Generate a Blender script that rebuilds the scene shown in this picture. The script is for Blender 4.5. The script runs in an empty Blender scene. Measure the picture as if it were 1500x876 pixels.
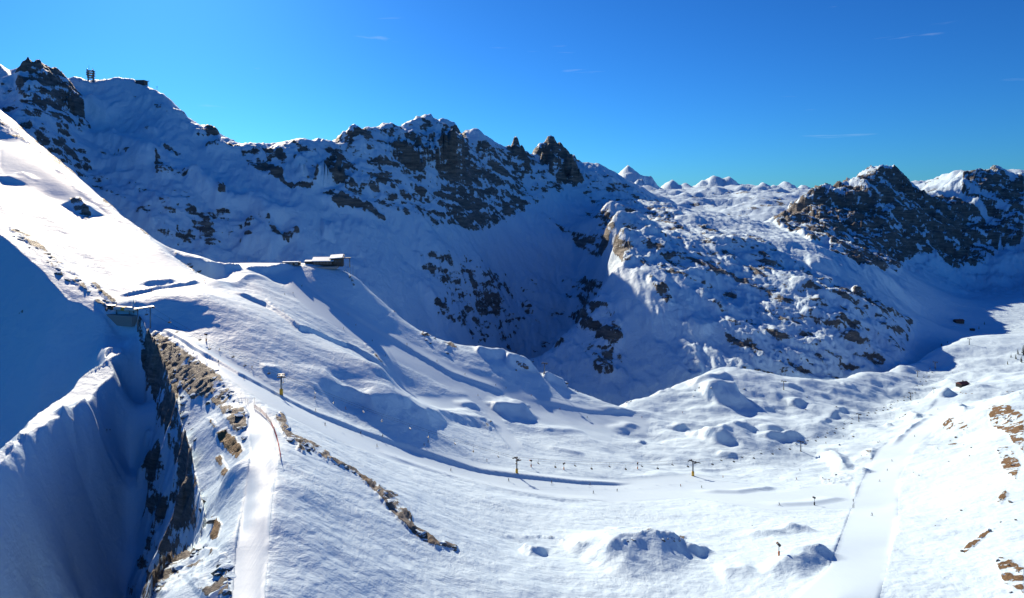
import bpy, bmesh, math, random
import numpy as np
from mathutils import Vector, Matrix, Euler
R = math.radians
scene = bpy.context.scene
col = scene.collection

# ------------------------------------------------------------------ camera, sky, sun, exposure
F = 977.0                      # focal length in pixels of the 1500 px wide photograph
CX, CY = 750.0, 300.0          # level view: the horizon lies at row 300
cam_d = bpy.data.cameras.new('camera'); cam = bpy.data.objects.new('camera', cam_d); col.objects.link(cam)
cam_d.sensor_width = 36.0; cam_d.lens = 36.0 * F / 1500.0
cam_d.shift_y = -(438.0 - CY) / 1500.0
cam_d.clip_start = 1.0; cam_d.clip_end = 60000.0
cam.location = (0, 0, 0); cam.rotation_euler = (R(90), 0, 0)
scene.camera = cam

SUN_AZ, SUN_EL = R(-28.0), R(25.2)      # azimuth from the view axis (negative = left), elevation
sdir = Vector((math.sin(SUN_AZ) * math.cos(SUN_EL), math.cos(SUN_AZ) * math.cos(SUN_EL), math.sin(SUN_EL)))
world = bpy.data.worlds.new('World'); scene.world = world; world.use_nodes = True
wn = world.node_tree; wn.nodes.clear()
sky = wn.nodes.new('ShaderNodeTexSky'); sky.sky_type = 'NISHITA'; sky.sun_disc = False
sky.sun_elevation = SUN_EL; sky.sun_rotation = SUN_AZ
sky.altitude = 3000; sky.air_density = 1.4; sky.dust_density = 2.6; sky.ozone_density = 3.5
gm = wn.nodes.new('ShaderNodeGamma'); gm.inputs['Gamma'].default_value = 1.27   # the deep, polarised blue of thin mountain air
hs = wn.nodes.new('ShaderNodeVectorMath'); hs.operation = 'MULTIPLY'; hs.inputs[1].default_value = (0.058, 0.205, 0.37)
bg = wn.nodes.new('ShaderNodeBackground'); bg.inputs['Strength'].default_value = 0.1
wo = wn.nodes.new('ShaderNodeOutputWorld')
wn.links.new(sky.outputs[0], gm.inputs['Color']); wn.links.new(gm.outputs[0], hs.inputs[0]); wn.links.new(hs.outputs[0], bg.inputs['Color'])
tc = wn.nodes.new('ShaderNodeTexCoord'); mp = wn.nodes.new('ShaderNodeMapping'); mp.inputs['Scale'].default_value = (2.2, 2.2, 26.0); mp.inputs['Rotation'].default_value = (0.05, 0.08, 0)
cn = wn.nodes.new('ShaderNodeTexNoise'); cn.inputs['Scale'].default_value = 2.3; cn.inputs['Detail'].default_value = 7; cn.inputs['Roughness'].default_value = 0.55; cn.inputs['Distortion'].default_value = 0.3
cr = wn.nodes.new('ShaderNodeValToRGB'); cr.color_ramp.elements[0].position = 0.68; cr.color_ramp.elements[0].color = (0, 0, 0, 1); cr.color_ramp.elements[1].position = 0.82; cr.color_ramp.elements[1].color = (0.30, 0.30, 0.30, 1)
mxw = wn.nodes.new('ShaderNodeMix'); mxw.data_type = 'RGBA'; mxw.inputs[7].default_value = (4.2, 4.8, 5.6, 1)
wn.links.new(tc.outputs['Generated'], mp.inputs[0]); wn.links.new(mp.outputs[0], cn.inputs['Vector']); wn.links.new(cn.outputs[0], cr.inputs[0]); wn.links.new(cr.outputs[0], mxw.inputs[0])
wn.links.new(hs.outputs[0], mxw.inputs[6]); wn.links.new(mxw.outputs[2], bg.inputs['Color'])
wn.links.new(bg.outputs[0], wo.inputs['Surface'])

sun_d = bpy.data.lights.new('sun', 'SUN'); sun = bpy.data.objects.new('sun', sun_d); col.objects.link(sun)
sun_d.energy = 4.0; sun_d.angle = R(0.5); sun_d.color = (1.0, 0.835, 0.62)
sun.rotation_euler = sdir.to_track_quat('Z', 'Y').to_euler()
vs = scene.view_settings
vs.view_transform = 'Standard'; vs.look = 'None'; vs.gamma = 1.0; vs.exposure = 0.86
scene.cycles.diffuse_bounces = 1; scene.cycles.max_bounces = 4

# ------------------------------------------------------------------ numpy helpers
rng = np.random.default_rng(7)
PERM = rng.permutation(512); PERM = np.concatenate([PERM, PERM, PERM])
GA = rng.uniform(0, 2 * np.pi, 512); GXv, GYv = np.cos(GA), np.sin(GA)
def perlin(x, y):
    xi = np.floor(x).astype(np.int64); yi = np.floor(y).astype(np.int64)
    xf = x - xi; yf = y - yi; xi &= 511; yi &= 511
    u = xf * xf * xf * (xf * (xf * 6 - 15) + 10); v = yf * yf * yf * (yf * (yf * 6 - 15) + 10)
    def g(a, b, dx, dy):
        h = PERM[PERM[a] + b] & 511
        return GXv[h] * dx + GYv[h] * dy
    x1 = (xi + 1) & 511; y1 = (yi + 1) & 511
    n00 = g(xi, yi, xf, yf); n10 = g(x1, yi, xf - 1, yf); n01 = g(xi, y1, xf, yf - 1); n11 = g(x1, y1, xf - 1, yf - 1)
    a = n00 + u * (n10 - n00); b = n01 + u * (n11 - n01)
    return (a + v * (b - a)) * 1.5
def fbm(x, y, wl, octs, gain=0.5, ridged=False, seed=0):
    out = np.zeros_like(x); amp = 1.0; f = 1.0 / wl
    for o in range(octs):
        n = perlin(x * f + 17.3 * o + seed * 31.7, y * f + 9.1 * o + seed * 12.9)
        if ridged: n = 1 - 2 * np.abs(n)
        out += amp * n; amp *= gain; f *= 2.03
    return out
def sstep(a, b, x):
    t = np.clip((x - a) / (b - a), 0, 1); return t * t * (3 - 2 * t)
def ctrl_points(lst):
    out = []
    for e in lst:
        if e[0] == 'h': out.append((e[1], e[2], e[3]))
        else: out.append((e[0], e[2], -(e[1] - CY) / F * e[2]))
    return np.array(out, float)
def line(*pts, step=22):
    """a polyline of (px, py, depth) densified so that the surface keeps a crease along it"""
    out = []
    for a, b in zip(pts[:-1], pts[1:]):
        n = max(1, int(math.hypot(a[0] - b[0], a[1] - b[1]) / step))
        for k in range(n):
            f = k / n; out.append((a[0] + (b[0] - a[0]) * f, a[1] + (b[1] - a[1]) * f, math.exp(math.log(a[2]) + (math.log(b[2]) - math.log(a[2])) * f)))
    out.append(pts[-1]); return out
def rbf(ctrl, cols, rows, c=0.012, lam=1e-4):
    """multiquadric surface through control points (px, depth, height), evaluated on cols x rows"""
    P = ctrl_points(ctrl)
    key = np.round(np.stack([P[:, 0] / 3, np.log(P[:, 1]) * 300], 1)).astype(int)
    _, idx = np.unique(key, axis=0, return_index=True); P = P[idx]
    a = np.stack([(P[:, 0] - CX) / F, np.log(P[:, 1])], 1); n = len(a)
    # heights relative to depth keep the fit even from near to far
    zs = P[:, 2] / P[:, 1]
    D = np.sqrt(((a[:, None] - a[None]) ** 2).sum(-1) + c * c)
    A = np.zeros((n + 3, n + 3)); A[:n, :n] = D + lam * np.eye(n); A[:n, n] = 1; A[:n, n + 1:] = a; A[n, :n] = 1; A[n + 1:, :n] = a.T
    w = np.linalg.solve(A, np.concatenate([zs, np.zeros(3)]))
    cc = np.linspace(cols[0], cols[-1], int((cols[-1] - cols[0]) / 5) + 2)
    vv = np.linspace(math.log(rows[0]), math.log(rows[-1]), 260)
    T, V = np.meshgrid((cc - CX) / F, vv); g = np.zeros(T.shape)
    for k in range(0, len(vv), 8):
        t = T[k:k + 8].ravel(); v = V[k:k + 8].ravel()
        d = np.sqrt((t[:, None] - a[None, :, 0]) ** 2 + (v[:, None] - a[None, :, 1]) ** 2 + c * c)
        g[k:k + 8] = (d @ w[:n] + w[n] + w[n + 1] * t + w[n + 2] * v).reshape(-1, len(cc))
    # separable linear upsampling
    lv = np.log(rows); g1 = np.stack([np.interp(cols, cc, r) for r in g])
    f = np.clip((lv - vv[0]) / (vv[1] - vv[0]), 0, len(vv) - 1.001); i = f.astype(int); f = (f - i)[:, None]
    g2 = g1[i] * (1 - f) + g1[i + 1] * f
    return g2 * rows[:, None]
def in_poly(px, py, poly):
    ins = np.zeros(px.shape, bool); n = len(poly); j = n - 1
    for i in range(n):
        (xi, yi), (xj, yj) = poly[i], poly[j]
        if yi != yj:
            ins ^= ((yi > py) != (yj > py)) & (px < (xj - xi) * (py - yi) / (yj - yi) + xi)
        j = i
    return ins
def blur(a, n):
    for _ in range(n):
        p = np.pad(a, 1, mode='edge')
        a = (p[:-2, 1:-1] + p[2:, 1:-1] + p[1:-1, :-2] + p[1:-1, 2:] + 2 * p[1:-1, 1:-1]) / 6
    return a
def seg_dist(X, Y, pts):
    """distance to a world polyline, signed side, and parameter along it"""
    best = np.full(X.shape, 1e9); side = np.zeros(X.shape); par = np.zeros(X.shape); acc = 0.0
    for (ax, ay), (bx, by) in zip(pts[:-1], pts[1:]):
        dx, dy = bx - ax, by - ay; L = math.hypot(dx, dy) + 1e-9
        t = np.clip(((X - ax) * dx + (Y - ay) * dy) / (L * L), 0, 1)
        d = np.hypot(X - ax - t * dx, Y - ay - t * dy); m = d < best
        s = ((X - ax) * dy - (Y - ay) * dx) / L
        best = np.where(m, d, best); side = np.where(m, s, side); par = np.where(m, acc + t * L, par); acc += L
    return best, side, par
COLS = np.concatenate([np.arange(-500, -30, 9.0), np.arange(-30, 1530, 1.6), np.arange(1530, 2001, 9.0)])

# ------------------------------------------------------------------ near terrain: heights
YA = np.exp(np.linspace(math.log(110), math.log(1650), 690))
A = []
A += line((-300, 300, 640), (-100, 318, 600), (0, 345, 560), (60, 397, 522), (100, 440, 500), (150, 466, 492), (178, 487, 488))
EDGE = [(285, 385, 700), (172, 450, 530), (212, 480, 480), (240, 535, 432), (262, 610, 370), (284, 690, 318), (302, 770, 268), (290, 800, 250), (240, 836, 230), (222, 876, 214), (200, 960, 185), (160, 1150, 130)]
A += line(*EDGE[2:])
A += [('h', 0, 400, -100), ('h', 100, 300, -110), ('h', 0, 200, -125), ('h', -300, 200, -125), ('h', -300, 400, -60), ('h', 100, 130, -120)]
# the ramp and the plateau beside it
A += line((352, 960, 165), (363, 876, 190), (374, 760, 228), (385, 680, 265), (392, 630, 310), (376, 597, 352), (330, 560, 385), (290, 518, 430), (240, 484, 482))
A += [(320, 620, 338), (330, 700, 268), (300, 830, 222), (330, 800, 218), (300, 560, 390), (250, 876, 205)]
# lit slope on the left and its crest
A += [(0, 297, 660), (0, 250, 800), (0, 206, 1000), (75, 340, 640), (75, 290, 760), (150, 400, 580), (150, 350, 660), (150, 315, 740), (-150, 250, 720), (-150, 190, 950)]
A += line((-300, 60, 1600), (0, 163, 1300), (75, 226, 1010), (150, 290, 810), (220, 350, 700), (285, 397, 650))
A += [('h', 0, 1420, 160), ('h', 75, 1130, 55), ('h', 150, 920, -20), ('h', 220, 790, -62), ('h', 285, 700, -78), ('h', 0, 1650, -50), ('h', 150, 1300, -250), ('h', -300, 1650, 100), ('h', 285, 1000, -250), ('h', 285, 1500, -450)]
# col, road, knoll with the mountain station
A += line((172, 438, 520), (219, 425, 545), (294, 415, 600), (318, 411, 625)) + line((288, 393, 705), (331, 388, 745), (400, 387, 780), (440, 385, 800), (480, 388, 805))
A += line((318, 411, 640), (355, 405, 690), (387, 405, 725), (420, 400, 760))
A += line((480, 388, 805), (520, 405, 805), (560, 440, 805), (600, 480, 815), (640, 503, 825), (700, 511, 830), (760, 529, 830), (800, 553, 830), (840, 574, 835), (900, 597, 850))
A += [('h', p, 930, z) for p, z in ((300, -140), (400, -150), (480, -160), (560, -220), (640, -270), (740, -300), (840, -330), (900, -340))]
A += [('h', p, 1300, -480) for p in (400, 500, 600, 700, 800, 900, 1000, 1100, 1200)] + [('h', p, 1640, -480) for p in (400, 600, 800, 1000, 1200)]
A += line((900, 597, 850), (980, 570, 950), (1050, 546, 1050), (1120, 550, 1055), (1200, 560, 1060), (1290, 545, 1150), (1340, 530, 1250), (1400, 497, 1480), (1500, 490, 1540), (1800, 490, 1540))
A += [('h', 980, 1040, -345), ('h', 1050, 1130, -335), ('h', 1120, 1130, -345), ('h', 1200, 1140, -355), ('h', 1290, 1230, -350), ('h', 1340, 1340, -350), ('h', 1400, 1600, -350), ('h', 1600, 1640, -350)]
# upper piste
A += line((440, 404, 760), (520, 461, 728), (600, 514, 712), (700, 561, 708), (800, 600, 715), (900, 624, 730), (1000, 630, 760))
A += line((395, 408, 735), (430, 450, 655), (500, 499, 640), (560, 519, 650)) + [(600, 575, 612), (700, 610, 620), (760, 640, 600), (850, 660, 600)]
# the textured blue flank under the roads
A += [(200, 447, 498), (250, 440, 512), (300, 434, 527), (350, 455, 524), (400, 478, 521), (450, 494, 535), (500, 512, 545), (560, 540, 532), (590, 574, 542), (350, 425, 640)]
A += [(300, 480, 487), (400, 530, 470), (460, 560, 462), (500, 582, 472), (560, 606, 470), (640, 640, 480), (690, 655, 505)]
# chair lift piste
A += line((230, 474, 492), (300, 510, 452), (412, 578, 430), (500, 620, 430), (600, 660, 445), (700, 687, 465), (757, 694, 475), (900, 708, 520), (1015, 697, 560), (1100, 690, 600), (1173, 661, 690), (1258, 618, 850), (1334, 586, 1000), (1370, 541, 1230))
# foreground
A += [(500, 700, 290), (500, 760, 250), (500, 876, 205), (600, 876, 222), (600, 760, 285), (600, 700, 365), (450, 640, 330), (700, 820, 270), (750, 876, 245), (750, 800, 310), (750, 740, 385), (900, 876, 262), (900, 800, 330), (900, 750, 410), (1050, 876, 262), (1050, 800, 330), (1050, 740, 430), (1200, 800, 310), (1200, 740, 430), (1230, 876, 245), (1300, 800, 312), (1300, 740, 425), (1300, 690, 560), (1400, 876, 240), (1400, 800, 300), (1400, 700, 470), (1400, 640, 640), (1370, 600, 880), (1500, 876, 232), (1500, 800, 278), (1500, 700, 405), (1500, 620, 600), (1490, 576, 720), (1700, 876, 215), (1700, 700, 380), (1700, 580, 650)]
A += [(420, 1150, 130), (600, 1150, 150), (900, 1150, 165), (1200, 1150, 160), (1500, 1150, 150), (1900, 1150, 150), (1900, 800, 260), (1900, 600, 600)]
A += [(1000, 600, 850), (1100, 600, 850), (1200, 620, 790), (1100, 640, 700), (1000, 655, 690), (1420, 565, 950), (1500, 540, 1150), ('h', 1500, 900, -260)]
ZA = rbf(A, COLS, YA)
# the shaded face left of the ramp is its own surface: ridge above, gully below the cliff
A2 = line((-300, 300, 640), (-100, 318, 600), (0, 345, 560), (60, 397, 522), (100, 440, 500), (150, 466, 492), (178, 487, 488))
A2 += [('h', p, y + 120, -(q - CY) / F * y + 130) for p, q, y in A2[::3]] + [('h', 300, 560, 0), ('h', 300, 480, -70), ('h', 300, 400, -140)]
A2 += [(0, 420, 522), (0, 500, 486), (0, 600, 449), (60, 500, 476), (60, 560, 455), (120, 505, 474), (-150, 500, 500), (-150, 700, 410), (-300, 876, 330)]
A2 += line((-100, 738, 262), (0, 655, 302), (60, 602, 342), (120, 553, 402), (188, 494, 484)) + line((-100, 752, 252), (0, 669, 290), (60, 615, 329), (120, 564, 386), (194, 499, 474))
A2 += [('h', -100, 330, -170), ('h', 0, 365, -170), ('h', 60, 395, -158), ('h', 120, 435, -135)]
A2 += [(0, 760, 273), (0, 876, 254), (60, 720, 306), (60, 876, 277), (120, 680, 355), (120, 780, 332), (120, 876, 313), (190, 580, 440), (190, 680, 398), (190, 780, 365), (190, 876, 340), (240, 600, 412), (240, 660, 388), (240, 760, 352), (240, 830, 332), (-150, 876, 232), (-150, 800, 247), (285, 760, 335), (275, 690, 362)]
A2 += [('h', p, y, z) for p, y, z in ((100, 215, -200), (200, 235, -200), (300, 240, -190), (0, 180, -220), (200, 180, -240), (-300, 200, -235), (0, 115, -240), (300, 120, -240))]
ZA2 = rbf(A2, COLS, YA)
GPX, GYA = np.meshgrid(COLS, YA); XA = (GPX - CX) / F * GYA

def ground(px, py, h=0.0):
    """first point of the near terrain seen through pixel (px, py) of the photograph"""
    f = np.interp(px, COLS, np.arange(len(COLS))); i = int(f); f -= i
    z = ZA[:, i] * (1 - f) + ZA[:, min(i + 1, len(COLS) - 1)] * f
    proj = CY - F * (z + h) / YA; py = max(py, proj.min() + 0.3); k = int(np.argmax(proj <= py)); k = max(k, 1)
    a, b = proj[k - 1], proj[k]; t = 0 if a == b else np.clip((a - py) / (a - b), 0, 1)
    y = YA[k - 1] + (YA[k] - YA[k - 1]) * t; zz = z[k - 1] + (z[k] - z[k - 1]) * t
    return Vector(((px - CX) / F * y, y, zz))
def zat(x, y):
    px = CX + F * x / y; f = np.interp(px, COLS, np.arange(len(COLS))); i = int(f); f -= i
    g = np.interp(y, YA, np.arange(len(YA))); j = int(g); g -= j; j1 = min(j + 1, len(YA) - 1); i1 = min(i + 1, len(COLS) - 1)
    return float((ZA[j, i] * (1 - f) + ZA[j, i1] * f) * (1 - g) + (ZA[j1, i] * (1 - f) + ZA[j1, i1] * f) * g)

# ------------------------------------------------------------------ mountains: heights
YB = np.exp(np.linspace(math.log(880), math.log(4100), 430))
B = []
sk = [(-300, 90, 1450), (0, 100, 1450), (20, 112, 1450), (30, 105, 1440), (42, 98, 1440), (60, 105, 1460), (95, 122, 1520), (110, 119, 1600), (140, 117, 1650), (170, 116, 1680), (210, 122, 1680), (240, 135, 1650), (262, 160, 1620), (300, 185, 1600), (330, 200, 1590), (350, 206, 1600), (400, 213, 1600), (425, 207, 1620), (450, 200, 1650), (480, 210, 1700), (500, 210, 1750), (512, 194, 1770), (545, 190, 1850), (565, 180, 1920), (600, 176, 2020), (630, 171, 2100), (660, 179, 2240), (700, 192, 2420), (740, 216, 2600), (770, 228, 2700), (830, 231, 2850), (870, 241, 2950), (905, 262, 3100), (940, 277, 3200), (975, 296, 3350), (1000, 311, 3500)]
B += line(*sk)
B += [('h', p, y + 170, -(q - CY) / F * y - 70) for p, q, y in sk[::2]] + [('h', p, 3900, 0) for p in (-300, 0, 200, 400, 600)] + [('h', 800, 3950, -50), ('h', 950, 3950, -150)]
B += [('h', p, 885, z) for p, z in ((-300, -200), (0, -200), (200, -250), (400, -300), (600, -380), (800, -420), (1000, -420), (1200, -420), (1400, -400), (1800, -400))]
# the shaded wall: from the crest down, at the steepness that keeps the low sun off it
FOOT = [(0, 165), (75, 225), (150, 290), (220, 350), (285, 390), (400, 385), (480, 400), (560, 445), (600, 482), (640, 505), (700, 514), (760, 532), (800, 556), (840, 576)]
for px in range(0, 841, 40):
    q0 = np.interp(px, [p[0] for p in sk], [p[1] for p in sk]); y = float(np.interp(px, [p[0] for p in sk], [p[2] for p in sk])); q1 = np.interp(px, [p[0] for p in FOOT], [p[1] for p in FOOT])
    n = 14; k = np.interp(px, [0, 300, 640, 740, 840], [1, 1, 1, .88, .72])
    for j in range(1, n + 1):
        f = j / n; m = (0.85 * (1 - f) + 0.62 * f) * k; s_ = (q0 + (q1 - q0) * (f - .5 / n) - CY) / F
        y *= math.exp(-((q1 - q0) / n / F) / (s_ + m))
        if j % 2 == 0: B.append((px, q0 + (q1 - q0) * f, y))
B += [(900, 577, 1150), (900, 520, 1250), (900, 450, 1380), (900, 400, 1500), (900, 370, 1650), (900, 330, 1900), (900, 300, 2300), (960, 562, 1120), (960, 480, 1270), (960, 420, 1370), (960, 380, 1560), (960, 340, 1880), (960, 305, 2600)]
B += [(1030, 545, 1105), (1030, 480, 1252), (1030, 420, 1433), (1030, 370, 1640), (1030, 340, 1880), (1030, 322, 2700), (1120, 562, 1130), (1120, 500, 1253), (1120, 440, 1415), (1120, 390, 1600), (1120, 350, 1860), (1200, 565, 1150), (1200, 500, 1258), (1200, 440, 1414), (1200, 400, 1578), (1200, 360, 1830), (1200, 340, 2450), (1200, 310, 2880)]
B += [(1300, 535, 1250), (1300, 480, 1400), (1300, 440, 1570), (1300, 405, 1800), (1300, 385, 2200), (1300, 375, 2600), (1300, 350, 2750), (1300, 320, 2880), (1300, 285, 3050), (1350, 520, 1400), (1350, 470, 1800), (1400, 497, 1550), (1400, 450, 2080), (1400, 435, 2350), (1400, 420, 2700), (1400, 385, 2850), (1400, 340, 3050), (1400, 300, 3250), (1500, 497, 1560), (1500, 435, 2300), (1500, 420, 2700), (1500, 385, 2850), (1500, 340, 3050), (1500, 300, 3250), (1450, 530, 1350), (1600, 520, 1400), (1900, 520, 1400), (1900, 435, 2300), (1900, 350, 2800)]
skc = [(1060, 336, 2700), (1100, 334, 2810), (1150, 320, 2950), (1180, 295, 2950), (1195, 284, 3050), (1240, 278, 3150), (1260, 263, 3170), (1285, 258, 3200), (1305, 252, 3200), (1322, 266, 3220), (1340, 287, 3350), (1370, 290, 3400), (1400, 268, 3450), (1420, 262, 3450), (1440, 263, 3450), (1465, 255, 3450), (1480, 262, 3450), (1500, 268, 3450), (1700, 260, 3500), (1900, 255, 3500)]
B += line(*skc) + [('h', p, y + 200, -(q - CY) / F * y - 90) for p, q, y in skc[::2]] + [('h', p, 3950, -120) for p in (1150, 1350, 1550, 1900)]
ZB = rbf(B, COLS, YB)
GPB, GYB = np.meshgrid(COLS, YB); XB = (GPB - CX) / F * GYB

# far ranges
YD = np.exp(np.linspace(math.log(3700), math.log(14000), 170)); COLD = np.arange(-500, 2001, 2.6)
D_ = []
skd = [(-300, 250, 9000), (600, 270, 9000), (850, 290, 9000), (900, 276, 9000), (912, 258, 9000), (920, 251, 9000), (932, 264, 9000), (938, 274, 9000), (960, 279, 9500), (985, 272, 9500), (1005, 276, 9500), (1030, 272, 9500), (1046, 266, 9500), (1056, 271, 9500), (1068, 266, 9500), (1086, 278, 9500), (1108, 281, 9000), (1118, 275, 8500), (1132, 280, 8500), (1150, 274, 8500), (1176, 279, 8500), (1195, 286, 8500), (1260, 285, 8500), (1345, 291, 5200), (1362, 277, 5200), (1385, 268, 5200), (1402, 262, 5200), (1450, 262, 5400), (1500, 266, 5400), (1900, 260, 6000)]
D_ += line(*skd, step=12) + [('h', p, 13800, -400) for p in range(-400, 2000, 200)]
D_ += [(1000, 300, 6500), (1000, 325, 4600), (1050, 300, 6500), (1050, 330, 4500), (1100, 300, 6000), (1100, 335, 4200), (1150, 300, 5600), (1170, 325, 4300), (950, 295, 6500), (950, 320, 4600)] + [('h', p, 3750, -350) for p in range(-400, 2000, 150)] + [('h', p, 6500, -100) for p in (-300, 0, 300, 600, 1250, 1600)]
ZD = rbf(D_, COLD, YD, c=0.006)
GPD, GYD = np.meshgrid(COLD, YD); XD = (GPD - CX) / F * GYD

# ------------------------------------------------------------------ near terrain: cliff, humps, banks, relief, rock
def P2(px, py, h=0.0):
    g = ground(px, py, h); return (g.x, g.y)
edge_w = [((p - CX) / F * y, y) for p, q, y in EDGE]
wob = fbm(XA, GYA, 26, 4, 0.55, seed=3)
dE, _, _ = seg_dist(XA, GYA, edge_w[1:])
left = in_poly(GPX, GYA, [(p, y) for p, q, y in EDGE] + [(100, 100), (-600, 100), (-600, 760), (0, 700), (285, 700)])
dleft = np.where(left, dE, 0)
cliff = ZA - 3.2 * np.maximum(0, dleft + 4.5 * wob * sstep(0, 6, dleft))
ZA = np.where(left, np.minimum(ZA, np.maximum(ZA2, cliff)), ZA)
CLIFFA = left & (cliff > ZA2) & (GYA < 500) & (dE < 45)
FACEA = left & (~CLIFFA) & (ZA2 <= ZA + 0.5)

WX = fbm(XA, GYA, 34, 3, 0.55, seed=51); WY = fbm(XA, GYA, 34, 3, 0.55, seed=52)
def hump(pts, h, wn, wf, taper=0.25, sharp=1.4):
    """a wind-shaped hump or ploughed bank: steep towards the camera side, long on the sun side"""
    global ZA
    w = [P2(*p, h=h * (0.3 if k in (0, len(pts) - 1) else 1.0)) for k, p in enumerate(pts)]
    (ax, ay), (bx, by) = w[0], w[-1]; L = math.hypot(bx - ax, by - ay); ux, uy = (bx - ax) / L, (by - ay) / L
    if ux < 0: w = w[::-1]; (ax, ay) = w[0]; ux, uy = -ux, -uy
    wr = min(wn, 14) * 0.36; XX = XA + wr * WX - ax; YY = GYA + wr * WY - ay
    t = XX * ux + YY * uy; v = -XX * uy + YY * ux                       # along and across the crest's chord
    wt = [(x - ax) * ux + (y - ay) * uy for x, y in w]; wv = [-(x - ax) * uy + (y - ay) * ux for x, y in w]
    o_ = np.argsort(wt); v = v - np.interp(t, np.array(wt)[o_], np.array(wv)[o_])
    u = np.where(v < 0, -v / wn, v / wf); f = np.clip(1 - u, 0, 1)
    f = np.where(v < 0, f ** sharp, f * f * (3 - 2 * f))
    e = sstep(0, taper * L, t) * sstep(0, taper * L, L - t)
    ZA = ZA + h * f * e
HUMPS = [
    ([(838, 802), (880, 793), (915, 785), (955, 781), (995, 790)], 11, 26, 50, .25), ([(1000, 802), (1040, 806)], 3, 6, 14, .3),
    ([(758, 797), (780, 798), (803, 808)], 4, 7, 16, .3), ([(880, 776), (925, 772)], 1.6, 5, 12, .3), ([(1075, 782), (1140, 774), (1180, 772)], 2.4, 7, 18, .3),
    ([(1130, 838), (1175, 806), (1222, 806)], 5.5, 9, 14, .25), ([(1150, 770), (1180, 768), (1200, 772)], 3, 8, 16, .3), ([(1050, 840), (1110, 832)], 2, 7, 18, .3),
    ([(455, 558), (500, 563), (537, 581), (580, 583), (617, 597), (652, 600), (692, 612), (724, 613)], 5.5, 15, 30, .12),
    ([(380, 540), (420, 546)], 2.2, 7, 12, .3),
    ([(727, 600), (742, 590), (765, 589), (778, 600)], 8, 17, 26, .15), ([(783, 630), (860, 631)], 2.6, 9, 18, .3), ([(895, 630), (935, 620)], 3, 9, 16, .3),
    ([(983, 628), (1004, 622)], 5, 9, 14, .2), ([(930, 648), (948, 648)], 3.5, 6, 10, .3), ([(672, 596), (700, 592)], 3, 8, 14, .3),
    ([(1030, 578), (1062, 562), (1088, 574)], 14, 34, 46, .15), ([(1012, 640), (1055, 628), (1098, 626)], 13, 34, 44, .15), ([(1122, 645), (1138, 634), (1174, 633)], 7, 13, 20, .15),
    ([(1112, 626), (1150, 622)], 4, 10, 18, .3), ([(1160, 590), (1175, 586)], 6, 16, 18, .2), ([(1215, 664), (1232, 668), (1246, 684)], 6, 10, 15, .2), ([(1248, 690), (1275, 692)], 3, 6, 9, .3),
    ([(1330, 605), (1345, 601), (1362, 606)], 10, 13, 20, .2), ([(1366, 578), (1388, 580)], 10, 15, 20, .2), ([(1296, 621), (1310, 619)], 4, 8, 12, .3), ([(1250, 612), (1275, 610)], 3, 10, 16, .3),
    ([(1390, 598), (1400, 592), (1412, 602)], 8, 14, 16, .2), ([(1138, 562), (1165, 560)], 4, 14, 22, .3), ([(1225, 563), (1260, 570)], 4, 16, 30, .3),
    ([(1380, 560), (1400, 558)], 5, 14, 20, .3), ([(1050, 665), (1080, 668)], 2.5, 7, 12, .3), ([(1100, 588), (1128, 590)], 3, 12, 18, .3),
    ([(698, 516), (730, 512), (748, 520)], 7, 14, 16, .2), ([(742, 528), (770, 520), (790, 532)], 9, 16, 18, .2), ([(790, 546), (820, 543), (832, 552)], 8, 14, 16, .2), ([(850, 576), (880, 572), (895, 584)], 6, 12, 16, .2),
    ([(1015, 562), (1050, 545), (1070, 546)], 8, 20, 22, .2), ([(960, 575), (985, 566)], 4, 12, 16, .3),
    ([(292, 394), (331, 388), (352, 391)], 6, 14, 10, .15), ([(352, 390), (400, 387), (432, 386)], 5, 12, 10, .2), ([(318, 412), (360, 404), (392, 406)], 3, 8, 10, .25),
    ([(60, 640), (110, 612), (130, 600)], 2.5, 10, 10, .3), ([(92, 612), (112, 610), (150, 625)], 7, 14, 20, .2), ([(100, 295), (118, 292), (135, 312)], 9, 18, 20, .2),
    ([(0, 262), (40, 252)], 5, 14, 30, .3), ([(200, 417), (250, 408), (268, 412)], 4, 12, 14, .3),
]
for h in HUMPS: hump(*h)
BANKS = [
    ([(222, 468), (260, 492), (300, 515), (350, 545), (412, 578), (460, 602), (520, 625), (600, 652), (660, 673), (757, 694), (850, 704), (930, 706)], 2.1, 3.2, 20, .06),
    ([(540, 655), (640, 690), (720, 712), (830, 730), (910, 734)], 1.6, 5, 20, .15),
    ([(438, 404), (470, 430), (520, 462), (600, 510), (660, 545), (745, 577)], 2.2, 3.6, 20, .08),
    ([(330, 420), (390, 442), (440, 475), (510, 500), (545, 520), (575, 548)], 4.0, 6, 16, .15),
    ([(760, 580), (860, 600), (960, 606)], 1.5, 5, 16, .2), ([(800, 655), (860, 668)], 1.5, 5, 14, .2),
    ([(1120, 740), (1190, 735), (1240, 728)], 1.8, 6, 20, .2), ([(1016, 720), (1080, 718), (1140, 712)], 2.2, 6, 16, .2), ([(1020, 684), (1075, 682)], 1.8, 5, 14, .2),
    ([(1150, 610), (1195, 616), (1230, 600), (1246, 590)], 2.2, 6, 14, .2),
    ([(175, 434), (219, 422), (294, 411)], 2.6, 3.5, 8, .1),
]
WX *= 0.25; WY *= 0.25
for b in BANKS: hump(*b)
hump([(1305, 655), (1330, 628), (1362, 610)], 2.5, 5, 9, .2)

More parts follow.
